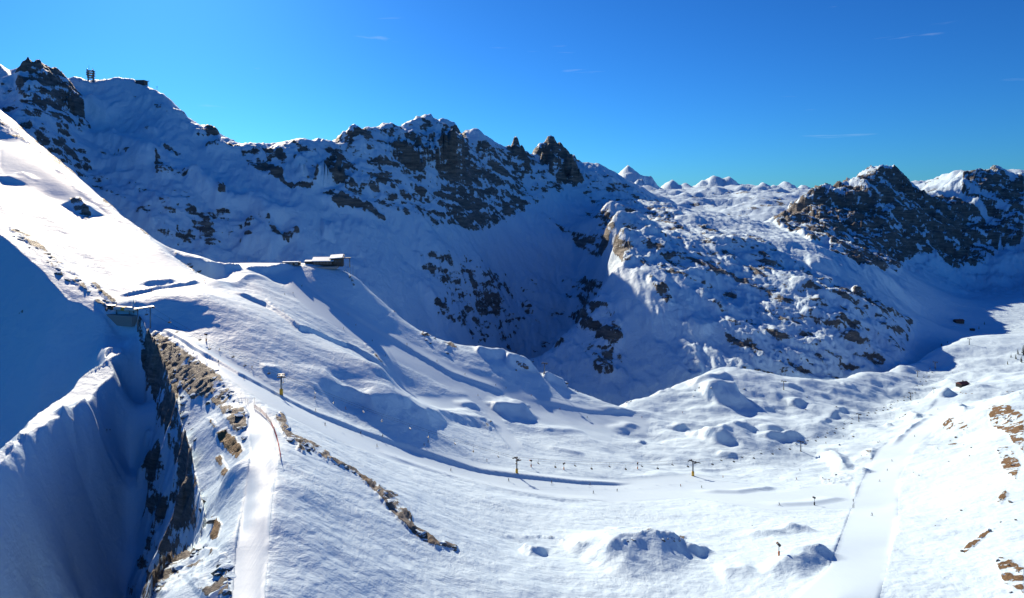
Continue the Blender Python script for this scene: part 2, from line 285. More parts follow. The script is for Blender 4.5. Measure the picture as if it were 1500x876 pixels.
PYA = CY - F * ZA / GYA                      # where each piece of ground stands in the view, to lay out rock and tracks
def poly_mask(px, py, polys):
    m = np.zeros(px.shape)
    for st, pl in polys:
        xs = [p[0] for p in pl]; ys = [p[1] for p in pl]
        box = (px > min(xs)) & (px < max(xs)) & (py > min(ys)) & (py < max(ys))
        idx = np.nonzero(box)
        if len(idx[0]) == 0: continue
        ins = in_poly(px[idx], py[idx], pl); v = m[idx]; m[idx] = np.where(ins, np.maximum(v, st), v)
    return m
def band(pts, w):
    """outline of a strip of width w along a polyline of the layout"""
    up, dn = [], []
    for k, p in enumerate(pts):
        a = pts[max(0, k - 1)]; b = pts[min(len(pts) - 1, k + 1)]; L = math.hypot(b[0] - a[0], b[1] - a[1]) + 1e-6
        nx, ny = -(b[1] - a[1]) / L, (b[0] - a[0]) / L; ww = w[k] if isinstance(w, (list, tuple)) else w
        up.append((p[0] + nx * ww / 2, p[1] + ny * ww / 2)); dn.append((p[0] - nx * ww / 2, p[1] - ny * ww / 2))
    return up + dn[::-1]
ROCK_A = [
    (.95, [(200, 478), (240, 488), (262, 500), (300, 530), (330, 560), (364, 606), (362, 628), (345, 640), (322, 606), (300, 580), (280, 590), (262, 560), (262, 620), (280, 660), (268, 690), (275, 730), (292, 782), (283, 796), (262, 720), (240, 650), (225, 590), (208, 540)]),
    (.7, [(240, 500), (290, 530), (330, 575), (300, 590), (270, 560), (245, 545)]), (.75, band([(262, 640), (272, 690), (282, 740), (292, 785)], 20)),
    (.75, [(208, 876), (215, 850), (268, 815), (300, 805), (332, 815), (336, 876), (300, 880), (270, 850), (240, 876)]),
    (.95, [(298, 608), (330, 628), (358, 658), (346, 674), (322, 652)]), (.9, band([(318, 670), (330, 690), (322, 700)], 12)), (.9, band([(306, 755), (318, 775), (312, 795)], 12)),
    (.85, band([(405, 612), (425, 640), (460, 655), (482, 672)], 10)), (.9, band([(470, 665), (500, 682), (525, 695), (550, 715), (575, 735), (592, 755), (606, 775), (640, 795), (672, 802)], [3, 5, 7, 12, 24, 20, 8, 10, 3])),
    (.8, band([(412, 605), (420, 630)], 7)), (.8, band([(436, 654), (448, 662)], 7)),
    (.8, band([(14, 334), (45, 352), (70, 380), (100, 400), (128, 428)], [6, 12, 18, 16, 6])), (.8, band([(135, 415), (152, 432), (170, 446)], 7)), (.7, band([(140, 440), (160, 458)], 10)),
    (.85, [(100, 290), (118, 290), (137, 312), (130, 322), (112, 318)]), (.8, band([(255, 372), (270, 382), (287, 396)], 8)), (.75, band([(150, 292), (180, 312), (222, 348)], 6)),
    (.6, [(0, 440), (25, 440), (45, 450), (40, 468), (15, 468), (0, 455)]), (.6, band([(20, 478), (45, 488)], 8)), (.8, band([(92, 613), (120, 628), (165, 632)], 9)), (.6, band([(92, 440), (104, 455)], 6)),
    (.7, [(0, 168), (40, 180), (70, 200), (100, 225), (130, 262), (110, 258), (70, 232), (30, 205), (0, 195)]), (.6, band([(0, 550), (15, 565)], 10)),
    (.8, band([(510, 405), (520, 420)], 8)), (.8, band([(575, 455), (600, 462)], 8)), (.8, [(615, 490), (625, 480), (632, 494), (622, 498)]), (.8, [(645, 503), (662, 502), (672, 512), (650, 514)]), (.8, [(752, 527), (768, 524), (774, 534), (760, 540)]), (.8, [(822, 555), (832, 552), (835, 562), (826, 562)]), (.8, [(843, 562), (850, 560), (850, 575), (843, 572)]),
    (.8, band([(912, 588), (922, 592)], 9)), (.7, band([(535, 502), (552, 522), (570, 545)], 4)), (.6, band([(390, 440), (430, 465), (470, 484)], 3)), (.7, [(708, 618), (722, 616), (718, 632), (710, 630)]), (.7, [(764, 590), (776, 594), (772, 602)]),
    (.62, band([(740, 782), (800, 785), (840, 795), (890, 802)], 3.5)), (.7, band([(912, 797), (950, 780), (990, 786), (1003, 792)], [3, 3, 4, 8])),
    (1., band([(1380, 627), (1400, 622), (1418, 628)], 10)), (.95, band([(1388, 648), (1402, 642)], 8)), (.95, [(1445, 598), (1460, 590), (1480, 600), (1500, 610), (1500, 665), (1485, 650), (1470, 630), (1450, 620)]),
    (.95, [(1458, 658), (1480, 655), (1496, 680), (1488, 702), (1470, 690)]), (1., band([(1462, 735), (1474, 718)], 9)), (1.0, band([(1410, 810), (1430, 795), (1450, 778)], 7)), (.85, [(1455, 815), (1480, 820), (1500, 835), (1500, 876), (1470, 860)]),
    (.5, [(1395, 565), (1430, 555), (1470, 560), (1500, 570), (1500, 600), (1440, 595), (1400, 580)]), (.6, band([(1320, 610), (1334, 606)], 6)), (.5, [(1300, 585), (1340, 575), (1370, 580), (1330, 600), (1300, 605)]),
    (.5, [(1010, 560), (1030, 570), (1022, 585), (1008, 580)]), (.55, [(1225, 690), (1250, 700), (1240, 712), (1205, 708), (1200, 695)]), (.5, [(1262, 665), (1280, 660), (1278, 674)]), (.5, [(1335, 690), (1352, 692), (1350, 700), (1338, 698)]),
]
rk = poly_mask(GPX, PYA, ROCK_A)
strat = fbm(XA * 0.8 + GYA * 0.3, GYA * 0.5 + ZA * 1.4, 16, 5, 0.62, seed=5)
brk = fbm(XA, GYA, 40, 4, 0.6, seed=15)
rt = sstep(1360, 1400, GPX); speck = fbm(XA, GYA, 7, 4, 0.6, seed=16)
ROCKA = np.clip(blur(rk, 2) * (0.62 - 0.10 * rt + (0.30 - 0.15 * rt) * strat + 0.30 * brk + (0.12 + 0.3 * rt) * speck) * (rk > 0) + blur(rk, 2) * 0.05, 0, 1)
ROCKA = np.where(CLIFFA & (GPX > 150) & (GPX < 310), np.maximum(ROCKA, 0.43 + 0.3 * strat + 0.25 * brk), ROCKA)
GRASS = [(1, [(298, 608), (330, 628), (358, 658), (346, 674), (322, 652)]), (1, [(306, 755), (322, 755), (322, 795), (308, 795)]), (.8, [(300, 660), (335, 660), (335, 705), (310, 705)]),
         (.5, [(515, 695), (540, 700), (545, 725), (520, 715)]), (.4, [(590, 775), (640, 785), (650, 800), (600, 785)]), (1, [(1370, 545), (1500, 545), (1500, 876), (1370, 876)]), (.6, [(730, 770), (1000, 770), (1000, 810), (730, 810)]), (.5, [(905, 580), (930, 580), (930, 600), (905, 600)]), (.6, [(1000, 540), (1360, 540), (1360, 720), (1000, 720)])]
GRASSA = blur(poly_mask(GPX, PYA, GRASS), 2)
GROOM = [(1, [(340, 885), (346, 800), (360, 720), (368, 660), (356, 600), (370, 588), (404, 625), (404, 680), (395, 760), (386, 885)]), (1, band([(228, 478), (300, 520), (412, 590), (500, 634), (600, 668), (757, 706), (900, 720), (1015, 712), (1130, 735), (1250, 725)], [14, 26, 26, 26, 30, 30, 34, 34, 26, 40])),
         (1, [(1150, 885), (1215, 830), (1248, 742), (1258, 715), (1285, 660), (1335, 628), (1372, 590), (1394, 590), (1388, 615), (1340, 655), (1316, 700), (1314, 760), (1285, 885)]), (1, band([(425, 408), (470, 445), (560, 500), (680, 560), (800, 600), (950, 625)], [34, 36, 34, 34, 36, 20])), (1, band([(172, 440), (219, 426), (294, 415), (318, 412)], 10)), (1, band([(288, 394), (331, 388), (400, 387), (440, 386)], 8)), (1, band([(318, 412), (355, 405), (387, 405), (420, 400), (440, 388)], 9)), (1, band([(565, 530), (582, 555), (590, 580)], 18)), (1, band([(715, 595), (735, 630), (760, 660)], 14)), (1, band([(600, 590), (700, 590), (800, 612), (900, 640)], 20)), (.9, [(20, 190), (120, 285), (270, 395), (290, 410), (200, 420), (140, 380), (60, 300), (0, 250), (0, 190)])]
GROOMA = np.clip(blur(poly_mask(GPX, PYA, GROOM), 3), 0, 1)
free = 1 - np.clip(blur(GROOMA, 8), 0, 1)
rough_left = FACEA.astype(float)
und = fbm(XA, GYA, 70, 3, 0.5, seed=1) * 1.5 + fbm(XA * 0.7 + GYA * 0.35, GYA - XA * 0.3, 16, 4, 0.55, seed=2) * 0.42
moguls = fbm(XA, GYA, 5.5, 2, 0.5, seed=8) * 0.16
near = 1 - sstep(330, 620, GYA)
hmk = sstep(480, 640, GYA) * sstep(830, 1000, GPX) * (1 - sstep(1180, 1400, GYA)) + 0.5 * sstep(540, 700, GYA) * sstep(560, 700, GPX) * (1 - sstep(830, 1000, GPX))
ZA = ZA + hmk * (0.35 + 0.65 * free) * (fbm(XA, GYA, 78, 3, 0.45, seed=53) * 5.2 + fbm(XA * 0.7 + GYA * 0.4, GYA - XA * .3, 30, 3, 0.5, seed=54) * 1.7)
ZA = ZA + free * (und * (1 - 0.6 * rough_left) + moguls * near * (1 - rough_left))
ZA = ZA + np.clip(ROCKA * 1.6, 0, 1) * (fbm(XA, GYA, 9, 4, 0.55, ridged=True, seed=6) * 0.9 * (1 - 0.7 * sstep(1300, 1380, GPX)) + 0.1)
ZA = ZA + CLIFFA * fbm(XA, GYA * 0.6, 18, 4, 0.55, ridged=True, seed=9) * 3.6 + CLIFFA * fbm(XA, GYA, 6, 3, 0.6, seed=10) * 1.0
gul = fbm(XA * 1.0 + GYA * 0.55, (GYA - XA) * 0.14, 30, 3, 0.5, seed=11)
ZA = ZA + rough_left * (gul * 2.0 + fbm(XA, GYA, 14, 3, 0.55, seed=12) * 0.5)

# ------------------------------------------------------------------ mountains: relief and rock
PYB = CY - F * ZB / GYB
def z1(pts, x0, y0, k=3.7425): return [(x0 + a / k, y0 + b / k) for a, b in pts]
ROCK_B = [(.95, z1(p, 300, 130)) for p in (
    [(195, 330), (300, 320), (430, 335), (465, 400), (430, 430), (380, 400), (390, 440), (430, 460), (440, 510), (560, 500), (650, 515), (560, 560), (440, 545), (380, 515), (300, 480), (240, 450), (230, 400), (200, 390)],
    [(545, 350), (600, 345), (640, 400), (690, 440), (760, 480), (830, 520), (905, 590), (880, 590), (820, 545), (760, 530), (700, 480), (640, 440), (600, 380)],
    [(610, 580), (760, 575), (830, 610), (920, 660), (1000, 710), (970, 725), (880, 690), (800, 660), (720, 660), (660, 620)],
    [(340, 760), (420, 790), (510, 770), (520, 810), (430, 840), (350, 830), (320, 790)], [(160, 780), (260, 770), (280, 800), (200, 805)], [(60, 600), (110, 590), (120, 660), (70, 650)],
    [(880, 390), (1000, 400), (1030, 420), (950, 440), (880, 430)], [(915, 310), (1000, 325), (1080, 345), (1145, 390), (1120, 415), (1040, 365), (930, 330)], [(1230, 330), (1330, 370), (1430, 400), (1380, 405), (1260, 370)],
    [(0, 288), (190, 298), (195, 338), (60, 336), (0, 318)], [(465, 285), (560, 265), (580, 290), (520, 320), (475, 300)], [(0, 185), (70, 200), (80, 240), (0, 250)], [(775, 270), (800, 225), (850, 245), (900, 300), (860, 290)], [(840, 480), (900, 470), (970, 550), (900, 560), (850, 520)])]
ROCK_B += [(.72, z1(p, 300, 130)) for p in ([(1060, 540), (1150, 500), (1220, 520), (1230, 600), (1150, 640), (1050, 620)], [(1270, 600), (1380, 600), (1490, 680), (1490, 760), (1400, 750), (1340, 710), (1260, 660)], [(1040, 215), (1100, 200), (1120, 240), (1050, 260)], [(970, 780), (1070, 795), (1075, 808), (990, 790)], [(1150, 160), (1300, 180), (1400, 230), (1340, 290), (1270, 280), (1180, 200)])]
ROCK_B += [(.9, z1(p, 650, 170)) for p in (
    [(20, 560), (90, 450), (130, 520), (200, 540), (320, 560), (310, 600), (240, 600), (180, 610), (100, 590)], [(130, 370), (200, 420), (280, 400), (310, 420), (250, 450), (180, 430)], [(510, 310), (640, 320), (735, 335), (730, 350), (600, 335), (560, 380), (515, 345)],
    [(520, 515), (560, 530), (640, 600), (700, 650), (740, 700), (760, 740), (860, 830), (800, 810), (740, 760), (700, 680), (620, 620)], [(720, 660), (800, 700), (830, 680), (900, 690), (910, 760), (870, 830), (800, 800), (750, 740)], [(950, 710), (1060, 760), (1140, 790), (1130, 860), (1050, 820), (980, 840), (920, 790)],
    [(1150, 710), (1235, 730), (1220, 770), (1300, 790), (1250, 815), (1165, 800)], [(800, 460), (860, 480), (900, 520), (850, 510), (810, 490)], [(820, 330), (900, 340), (960, 380), (900, 370), (840, 350)], [(920, 430), (1040, 490), (960, 480)], [(1365, 610), (1430, 588), (1495, 618), (1498, 668), (1430, 645)], [(250, 230), (340, 260), (290, 265)], [(0, 215), (120, 245), (60, 250)], [(410, 260), (500, 290), (460, 305)], [(330, 150), (380, 130), (420, 150), (450, 210), (400, 235), (340, 190)], [(490, 220), (520, 150), (585, 105), (640, 160), (690, 230), (690, 245), (600, 215)], [(705, 195), (735, 200), (800, 235), (760, 250), (712, 245)])]
ROCK_B += [(.88, z1(p, 750, 330, 2.5)) for p in (
    [(180, 180), (250, 210), (345, 250), (290, 270), (220, 240), (180, 215)], [(210, 330), (350, 320), (400, 380), (410, 430), (370, 470), (380, 560), (330, 600), (300, 560), (290, 500), (340, 450), (280, 400), (240, 390)], [(10, 270), (90, 300), (110, 340), (50, 320)], [(1080, 240), (1250, 270), (1340, 300), (1420, 340), (1350, 348), (1250, 300), (1130, 260)], [(1130, 360), (1220, 355), (1225, 392), (1150, 390)], [(1240, 410), (1340, 418), (1310, 450), (1240, 440)], [(495, 200), (560, 220), (600, 300), (560, 300), (520, 250)])]
ROCK_B += [(.62, z1(p, 750, 330, 2.5)) for p in ([(790, 410), (960, 405), (1050, 440), (1200, 540), (1230, 585), (1100, 575), (1000, 520), (900, 480), (820, 470)], [(900, 490), (1000, 520), (1180, 590), (1000, 570), (900, 530)], [(600, 440), (680, 430), (700, 560), (640, 530)])]
ROCK_B += [(.97, z1([(90, 390), (250, 320), (350, 230), (480, 215), (560, 210), (640, 150), (740, 150), (790, 125), (850, 190), (920, 260), (1000, 280), (1100, 270), (1200, 310), (1300, 400), (1380, 450), (1330, 650), (1250, 680), (1100, 690), (1000, 620), (900, 610), (800, 670), (740, 650), (640, 640), (560, 610), (440, 570), (430, 520), (330, 510), (200, 440)], 1100, 220)),
           (.9, z1([(1160, 150), (1240, 145), (1370, 130), (1440, 185), (1500, 160), (1500, 520), (1380, 560), (1330, 420), (1240, 300), (1150, 260)], 1100, 220)), (.9, z1([(320, 770), (460, 800), (560, 830), (560, 760), (640, 770), (720, 840), (700, 876), (540, 860), (400, 810)], 1100, 220)), (.8, z1([(290, 690), (460, 712), (440, 725), (320, 705)], 1100, 220))]
ROCK_B += [(.95, [(22, 122), (38, 97), (58, 101), (95, 122), (122, 150), (126, 182), (112, 178), (90, 168), (70, 162), (45, 160), (30, 145)]), (.8, [(28, 135), (60, 160), (110, 180), (130, 205), (100, 190), (60, 178), (30, 165)]), (.8, [(182, 137), (220, 138), (216, 143), (190, 144)]), (.85, [(222, 148), (240, 150), (262, 160), (275, 168), (245, 166), (228, 156)]), (.8, [(280, 185), (310, 183), (322, 195), (285, 197)]), (.8, [(208, 190), (232, 188), (228, 197), (214, 198)]), (.85, [(232, 212), (250, 218), (270, 228), (258, 234), (240, 224)]), (.8, [(260, 175), (288, 180), (272, 182)]), (.8, [(80, 188), (100, 186), (102, 200), (84, 202)]), (.75, [(142, 222), (170, 226), (194, 234), (178, 240), (150, 232)]), (.9, [(225, 248), (255, 252), (290, 270), (295, 278), (262, 268), (228, 260)]), (.7, [(95, 205), (115, 212), (108, 222)]), (.7, [(172, 260), (188, 258), (184, 266)]), (.9, [(225, 235), (238, 240), (240, 256), (228, 250)]), (.8, [(155, 182), (172, 190), (168, 202), (158, 196)]), (.7, [(120, 160), (135, 185), (130, 195), (115, 185)])]
GEN_B = [(.45, [(240, 150), (350, 215), (460, 205), (520, 195), (630, 172), (740, 216), (900, 262), (1000, 312), (990, 330), (900, 310), (830, 280), (760, 320), (700, 345), (620, 340), (540, 300), (470, 270), (420, 225), (330, 215)]), (.43, [(0, 110), (140, 230), (300, 300), (420, 350), (300, 385), (150, 290), (0, 170)]), (.45, [(1000, 330), (1110, 350), (1250, 430), (1340, 470), (1330, 520), (1230, 565), (1090, 560), (1040, 450), (980, 400)]), (.345, [(600, 360), (900, 440), (920, 560), (800, 545), (640, 480)]), (.42, [(830, 300), (1000, 330), (1040, 420), (960, 400), (880, 360)])]
rb = np.maximum(poly_mask(GPB, PYB, ROCK_B), 0); gb = blur(poly_mask(GPB, PYB, GEN_B), 6)
# rock towers on the crest
def tower(px, py, y, slope, r0=0.0, seed=0):
    global ZB, rb
    x0 = (px - CX) / F * y; z0 = -(py - CY) / F * y
    d = np.hypot(XB - x0, (GYB - y) * 0.8); n = fbm(XB, GYB, 38, 4, 0.6, seed=seed + 20)
    z = z0 - slope * np.maximum(0, d - r0) * np.clip(1 + 0.35 * n, 0.6, 1.6) + 5 * n * sstep(0, 20, d)
    m = (z > ZB) & (d < 110); ZB = np.where(m, z, ZB)
    if slope > 1.3: rb = np.where(m, np.maximum(rb, 1.05), rb)
for t in ((806, 200, 2780, 1.7, 14), (794, 210, 2770, 1.8, 10), (818, 209, 2780, 1.7, 12), (829, 222, 2790, 1.8, 6), (755, 208, 2640, 2.0, 7), (746, 215, 2630, 2.2, 4), (764, 219, 2650, 2.0, 5), (841, 226, 2850, 2.2, 4), (512, 194, 1770, 2.0, 3), (42, 98, 1440, 1.6, 6), (31, 106, 1430, 1.8, 5), (55, 103, 1450, 1.5, 5), (630, 172, 2100, 0.8), (600, 176, 2020, 0.9), (572, 179, 1930, 1.0), (450, 200, 1650, 0.9), (1302, 254, 3200, 1.2, 8), (1312, 259, 3200, 1.5, 6), (1264, 263, 3170, 1.0, 10), (1465, 256, 3450, 1.1), (1408, 263, 3450, 1.2), (1445, 263, 3450, 1.3), (1192, 285, 3040, 1.0)):
    tower(*t)
def bump_b(pts, h, wn, wf, taper=.25):
    """snow bench on the mountain side: steep below the crest line, flat above it"""
    global ZB
    w = [((p - CX) / F * y, y) for p, q, y in pts]
    d, s, t = seg_dist(XB, GYB, w); L = sum(math.dist(a, b) for a, b in zip(w[:-1], w[1:]))
    if w[-1][0] < w[0][0]: s = -s
    wig = 1 + 0.35 * fbm(XB, GYB, 70, 3, 0.5, seed=41)
    u = np.where(s > 0, d / wn, d / wf) * wig; f = np.clip(1 - u, 0, 1); f = f * f * (3 - 2 * f)
    ZB = ZB + h * f * sstep(0, taper * L, t) * sstep(0, taper * L, L - t)
def yb(px, py):
    i = int(np.argmin(np.abs(COLS - px))); pr = CY - F * ZB[:, i] / YB; k = int(np.argmax(pr <= py)); return float(YB[k])
BUMPS = [([(612, 392), (660, 402), (705, 425), (748, 450)], 34, 45, 130), ([(618, 452), (655, 468), (690, 486)], 22, 35, 90), ([(470, 340), (492, 352)], 16, 25, 60), ([(350, 300), (385, 322), (405, 340)], 26, 35, 70), ([(345, 355), (380, 362), (410, 372)], 20, 30, 70), ([(268, 252), (300, 285), (345, 325)], 26, 30, 50),
         ([(120, 150), (165, 172)], 22, 30, 90), ([(128, 190), (180, 222), (230, 252)], 26, 30, 60), ([(820, 300), (850, 340), (900, 385), (945, 415)], 26, 50, 200), ([(1040, 352), (1090, 374), (1150, 400)], 14, 40, 120), ([(1150, 420), (1210, 440), (1260, 462)], 14, 35, 100), ([(1180, 385), (1230, 400)], 12, 30, 90), ([(1000, 400), (1040, 425)], 10, 30, 80), ([(1000, 470), (1040, 490)], 9, 25, 70), ([(750, 400), (800, 440), (835, 460)], 18, 40, 80), ([(350, 214), (395, 214)], 12, 20, 60)]
for pts, h, wn, wf in BUMPS: bump_b([(p, q, yb(p, q)) for p, q in pts], h, wn, wf)
rough = np.clip(blur(np.maximum(rb, gb * 1.2), 4), 0, 1)
lo = fbm(XB, GYB, 210, 3, 0.5, seed=21) * 13 + fbm(XB * 1.0 + GYB * 0.30, GYB * 0.36 - XB * 0.12, 62, 4, 0.5, seed=22) * 5.6 + fbm(XB * 1.2, GYB * 0.45, 26, 3, 0.5, ridged=True, seed=27) * 2.2
val = sstep(1300, 1450, GYB) * sstep(1290, 1370, GPB) * (1 - sstep(2250, 2600, GYB))       # lake plain stays flat
ZB = ZB + lo * (1 - val)
ZB = ZB + val * fbm(XB, GYB, 160, 3, 0.5, seed=29) * 2.5
csel = sstep(1090, 1180, GPB) * sstep(2350, 2750, GYB)
ZB = ZB + csel * fbm(XB, GYB + ZB * 0.5, 230, 5, 0.55, ridged=True, seed=28) * 24
ST = ZB + 0.42 * XB                                                                            # strata dip to the right
jag = fbm(XB, GYB + ZB * 0.6, 85, 6, 0.58, ridged=True, seed=23)
led = fbm(XB * 0.35, ST, 34, 4, 0.6, seed=24)
ZB = ZB + rough * (jag * 9 + led * 7)
gx = np.gradient(ZB, axis=1) / np.gradient(XB, axis=1); gy = (np.gradient(ZB, axis=0) - gx * np.gradient(XB, axis=0)) / np.gradient(GYB, axis=0)
steep = np.hypot(gx, gy)
n1 = fbm(XB * 0.5, ST * 1.5, 30, 5, 0.62, seed=25); n2 = fbm(XB, GYB, 50, 5, 0.6, seed=26)
ROCKB = np.maximum(blur(rb, 1) * (0.545 + 0.20 * n1 + 0.14 * n2), gb * (0.86 + 0.40 * n1 + 0.36 * n2)) + sstep(0.9, 2.2, steep) * 0.25 * np.clip(rough * 2, 0, 1)
ROCKB = ROCKB - csel * 0.30 * sstep(0.15, 0.75, fbm(XB + 0.5 * GYB, GYB * 0.22, 48, 4, 0.6, seed=35)) + csel * 0.07 * (rb > 0)
ROCKB = np.clip(ROCKB, 0, 1)
# far ranges
amp = sstep(4300, 6500, GYD)
ZD = ZD + fbm(XD, GYD, 1100, 6, 0.52, ridged=True, seed=31) * (22 + 42 * amp) * (1 - 0.75 * sstep(7400, 8400, GYD)) - 60 * sstep(7400, 8400, GYD) + fbm(XD, GYD, 330, 5, 0.62, ridged=True, seed=32) * 15
for px, py, y in ((920, 250, 9000), (912, 257, 9000), (985, 271, 9500), (1030, 271, 9500), (1046, 265, 9500), (1068, 266, 9500), (1086, 276, 9400), (1118, 274, 8500), (1134, 278, 8500), (1150, 273, 8500), (1176, 278, 8500), (960, 277, 9400), (1003, 275, 9400)):
    x0 = (px - CX) / F * y; d = np.hypot(XD - x0, (GYD - y) * 0.7); nn = fbm(XD, GYD, 300, 5, 0.6, seed=34)
    zc = -(py - 9 - CY) / F * y - 0.85 * d * np.clip(1 + 0.45 * nn, 0.5, 1.6); ZD = np.where((d < 900) & (zc > ZD), zc, ZD)
nd = fbm(XD * 0.6, GYD * 0.5 + ZD * 2, 160, 5, 0.6, seed=33)
ROCKD = np.clip(0.22 + 0.45 * nd, 0, 1) * (1 - 0.7 * sstep(6000, 8500, GYD))

# ------------------------------------------------------------------ materials
def mat(name):
    m = bpy.data.materials.new(name); m.use_nodes = True; nt = m.node_tree
    return m, nt, nt.nodes['Principled BSDF']
def N(nt, t, **kw):
    n = nt.nodes.new(t)
    for k, v in kw.items():
        if k in n.inputs.keys(): n.inputs[k].default_value = v
        else: setattr(n, k, v)
    return n
def mathn(nt, op, a, b=None, c=None, clamp=False):
    n = nt.nodes.new('ShaderNodeMath'); n.operation = op; n.use_clamp = clamp
    for i, v in enumerate((a, b, c)):
        if v is None: continue
        if isinstance(v, (int, float)): n.inputs[i].default_value = v
        else: nt.links.new(v, n.inputs[i])
    return n.outputs[0]
def ramp(nt, fac, *stops):
    n = nt.nodes.new('ShaderNodeValToRGB'); cr = n.color_ramp
    while len(cr.elements) < len(stops): cr.elements.new(0.5)
    for e, (p, c) in zip(cr.elements, stops): e.position = p; e.color = (*c, 1) if len(c) == 3 else c
    nt.links.new(fac, n.inputs[0]); return n.outputs[0]
def mix(nt, fac, a, b):
    n = nt.nodes.new('ShaderNodeMix'); n.data_type = 'RGBA'
    for s, v in ((n.inputs[0], fac), (n.inputs[6], a), (n.inputs[7], b)):
        if isinstance(v, (int, float)): s.default_value = v
        elif isinstance(v, tuple): s.default_value = (*v, 1)
        else: nt.links.new(v, s)
    return n.outputs[2]
def noise(nt, vec, scale, detail=4, rough=0.55, dist=0.0):
    n = nt.nodes.new('ShaderNodeTexNoise'); n.inputs['Scale'].default_value = scale; n.inputs['Detail'].default_value = detail
    n.inputs['Roughness'].default_value = rough; n.inputs['Distortion'].default_value = dist
    if vec is not None: nt.links.new(vec, n.inputs['Vector'])
    return n.outputs[0]
def mapping(nt, scale=(1, 1, 1), rot=(0, 0, 0)):
    g = nt.nodes.new('ShaderNodeNewGeometry'); m = nt.nodes.new('ShaderNodeMapping')
    m.inputs['Scale'].default_value = scale; m.inputs['Rotation'].default_value = rot
    nt.links.new(g.outputs['Position'], m.inputs['Vector']); return m.outputs[0]
def attr(nt, name):
    a = nt.nodes.new('ShaderNodeAttribute'); a.attribute_name = name; return a.outputs['Fac']
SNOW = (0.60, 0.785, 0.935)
def terrain_mat(name, near):
    m, nt, bs = mat(name); L = nt.links
    pos = mapping(nt)
    k = 1.0 if near else 0.2
    rock = attr(nt, 'rock')
    st0 = mapping(nt, (0.3 * k, 0.3 * k, 1.1 * k), (0, R(-24), 0))
    edge = noise(nt, pos, 0.42 * k, 7, 0.68)
    ledge = noise(nt, st0, 0.30, 6, 0.66)
    e2 = mathn(nt, 'ADD', mathn(nt, 'MULTIPLY', mathn(nt, 'SUBTRACT', edge, 0.5), 0.55 if near else 0.6), mathn(nt, 'MULTIPLY', mathn(nt, 'SUBTRACT', ledge, 0.5), 0.5 if near else 1.0))
    f = mathn(nt, 'ADD', rock, e2)
    mask = ramp(nt, f, (0.50, (0, 0, 0)), (0.545, (1, 1, 1)))
    st = mapping(nt, (0.25 * k, 0.25 * k, 1.6 * k), (0, R(-24), 0))
    rc = ramp(nt, noise(nt, st, 0.35, 6, 0.65), (0.3, (0.085, 0.082, 0.08)), (0.5, (0.18, 0.168, 0.156)), (0.62, (0.275, 0.25, 0.225)), (0.75, (0.38, 0.345, 0.30)))
    if near:
        gcol = ramp(nt, noise(nt, pos, 0.9, 5, 0.6), (0.3, (0.10, 0.06, 0.028)), (0.6, (0.26, 0.165, 0.075)), (0.8, (0.36, 0.25, 0.13)))
        rc = mix(nt, attr(nt, 'grass'), rc, gcol)
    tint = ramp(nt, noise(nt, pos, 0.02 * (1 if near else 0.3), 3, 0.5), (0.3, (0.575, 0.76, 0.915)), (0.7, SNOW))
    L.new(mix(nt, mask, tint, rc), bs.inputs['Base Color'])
    bs.inputs['Roughness'].default_value = 0.65
    bs.inputs['Specular IOR Level'].default_value = 0.25
    # fine relief: wind crust, ski tracks, groomer cord
    if near:
        sas = mapping(nt, (0.55, 0.22, 0.3), (0, 0, R(28)))
        h1 = noise(nt, sas, 1.0, 6, 0.68, 0.6); h2 = noise(nt, pos, 0.16, 5, 0.6, 0.3)
        sas2 = mapping(nt, (0.16, 0.75, 0.3), (0, 0, R(-35)))
        h3 = noise(nt, sas2, 0.8, 5, 0.66, 0.8)
        pat = ramp(nt, noise(nt, pos, 0.014, 3, 0.6), (0.38, (0, 0, 0)), (0.62, (1, 1, 1)))
        pat2 = ramp(nt, noise(nt, pos, 0.023, 4, 0.6, 0.5), (0.40, (0.12, 0.12, 0.12)), (0.66, (1, 1, 1)))
        h1 = mathn(nt, 'ADD', mathn(nt, 'MULTIPLY', h1, pat), mathn(nt, 'MULTIPLY', h3, mathn(nt, 'SUBTRACT', 1.0, pat)))
        hs_ = mathn(nt, 'ADD', mathn(nt, 'MULTIPLY', mathn(nt, 'MULTIPLY', h1, 1.0), pat2), mathn(nt, 'MULTIPLY', h2, 1.2))
        soft = mathn(nt, 'SUBTRACT', 1.0, mathn(nt, 'MULTIPLY', attr(nt, 'groom'), 0.86))
        hh = mathn(nt, 'MULTIPLY', hs_, soft)
        rk = mathn(nt, 'MULTIPLY', noise(nt, pos, 0.5, 7, 0.7), 3.0)
    else:
        hh = mathn(nt, 'MULTIPLY', noise(nt, pos, 0.035, 6, 0.62, 0.4), 7.0)
        rk = mathn(nt, 'MULTIPLY', noise(nt, st, 0.5, 7, 0.7), 22.0)
    mm = nt.nodes.new('ShaderNodeMix'); mm.data_type = 'FLOAT'; L.new(mask, mm.inputs[0]); L.new(hh, mm.inputs[2]); L.new(rk, mm.inputs[3])
    b = nt.nodes.new('ShaderNodeBump'); b.inputs['Strength'].default_value = 0.8; b.inputs['Distance'].default_value = 1.0
    L.new(mm.outputs[0], b.inputs['Height']); L.new(b.outputs[0], bs.inputs['Normal'])
    return m
m_terrain = terrain_mat('snow_near', True); m_mount = terrain_mat('snow_mountain', False)

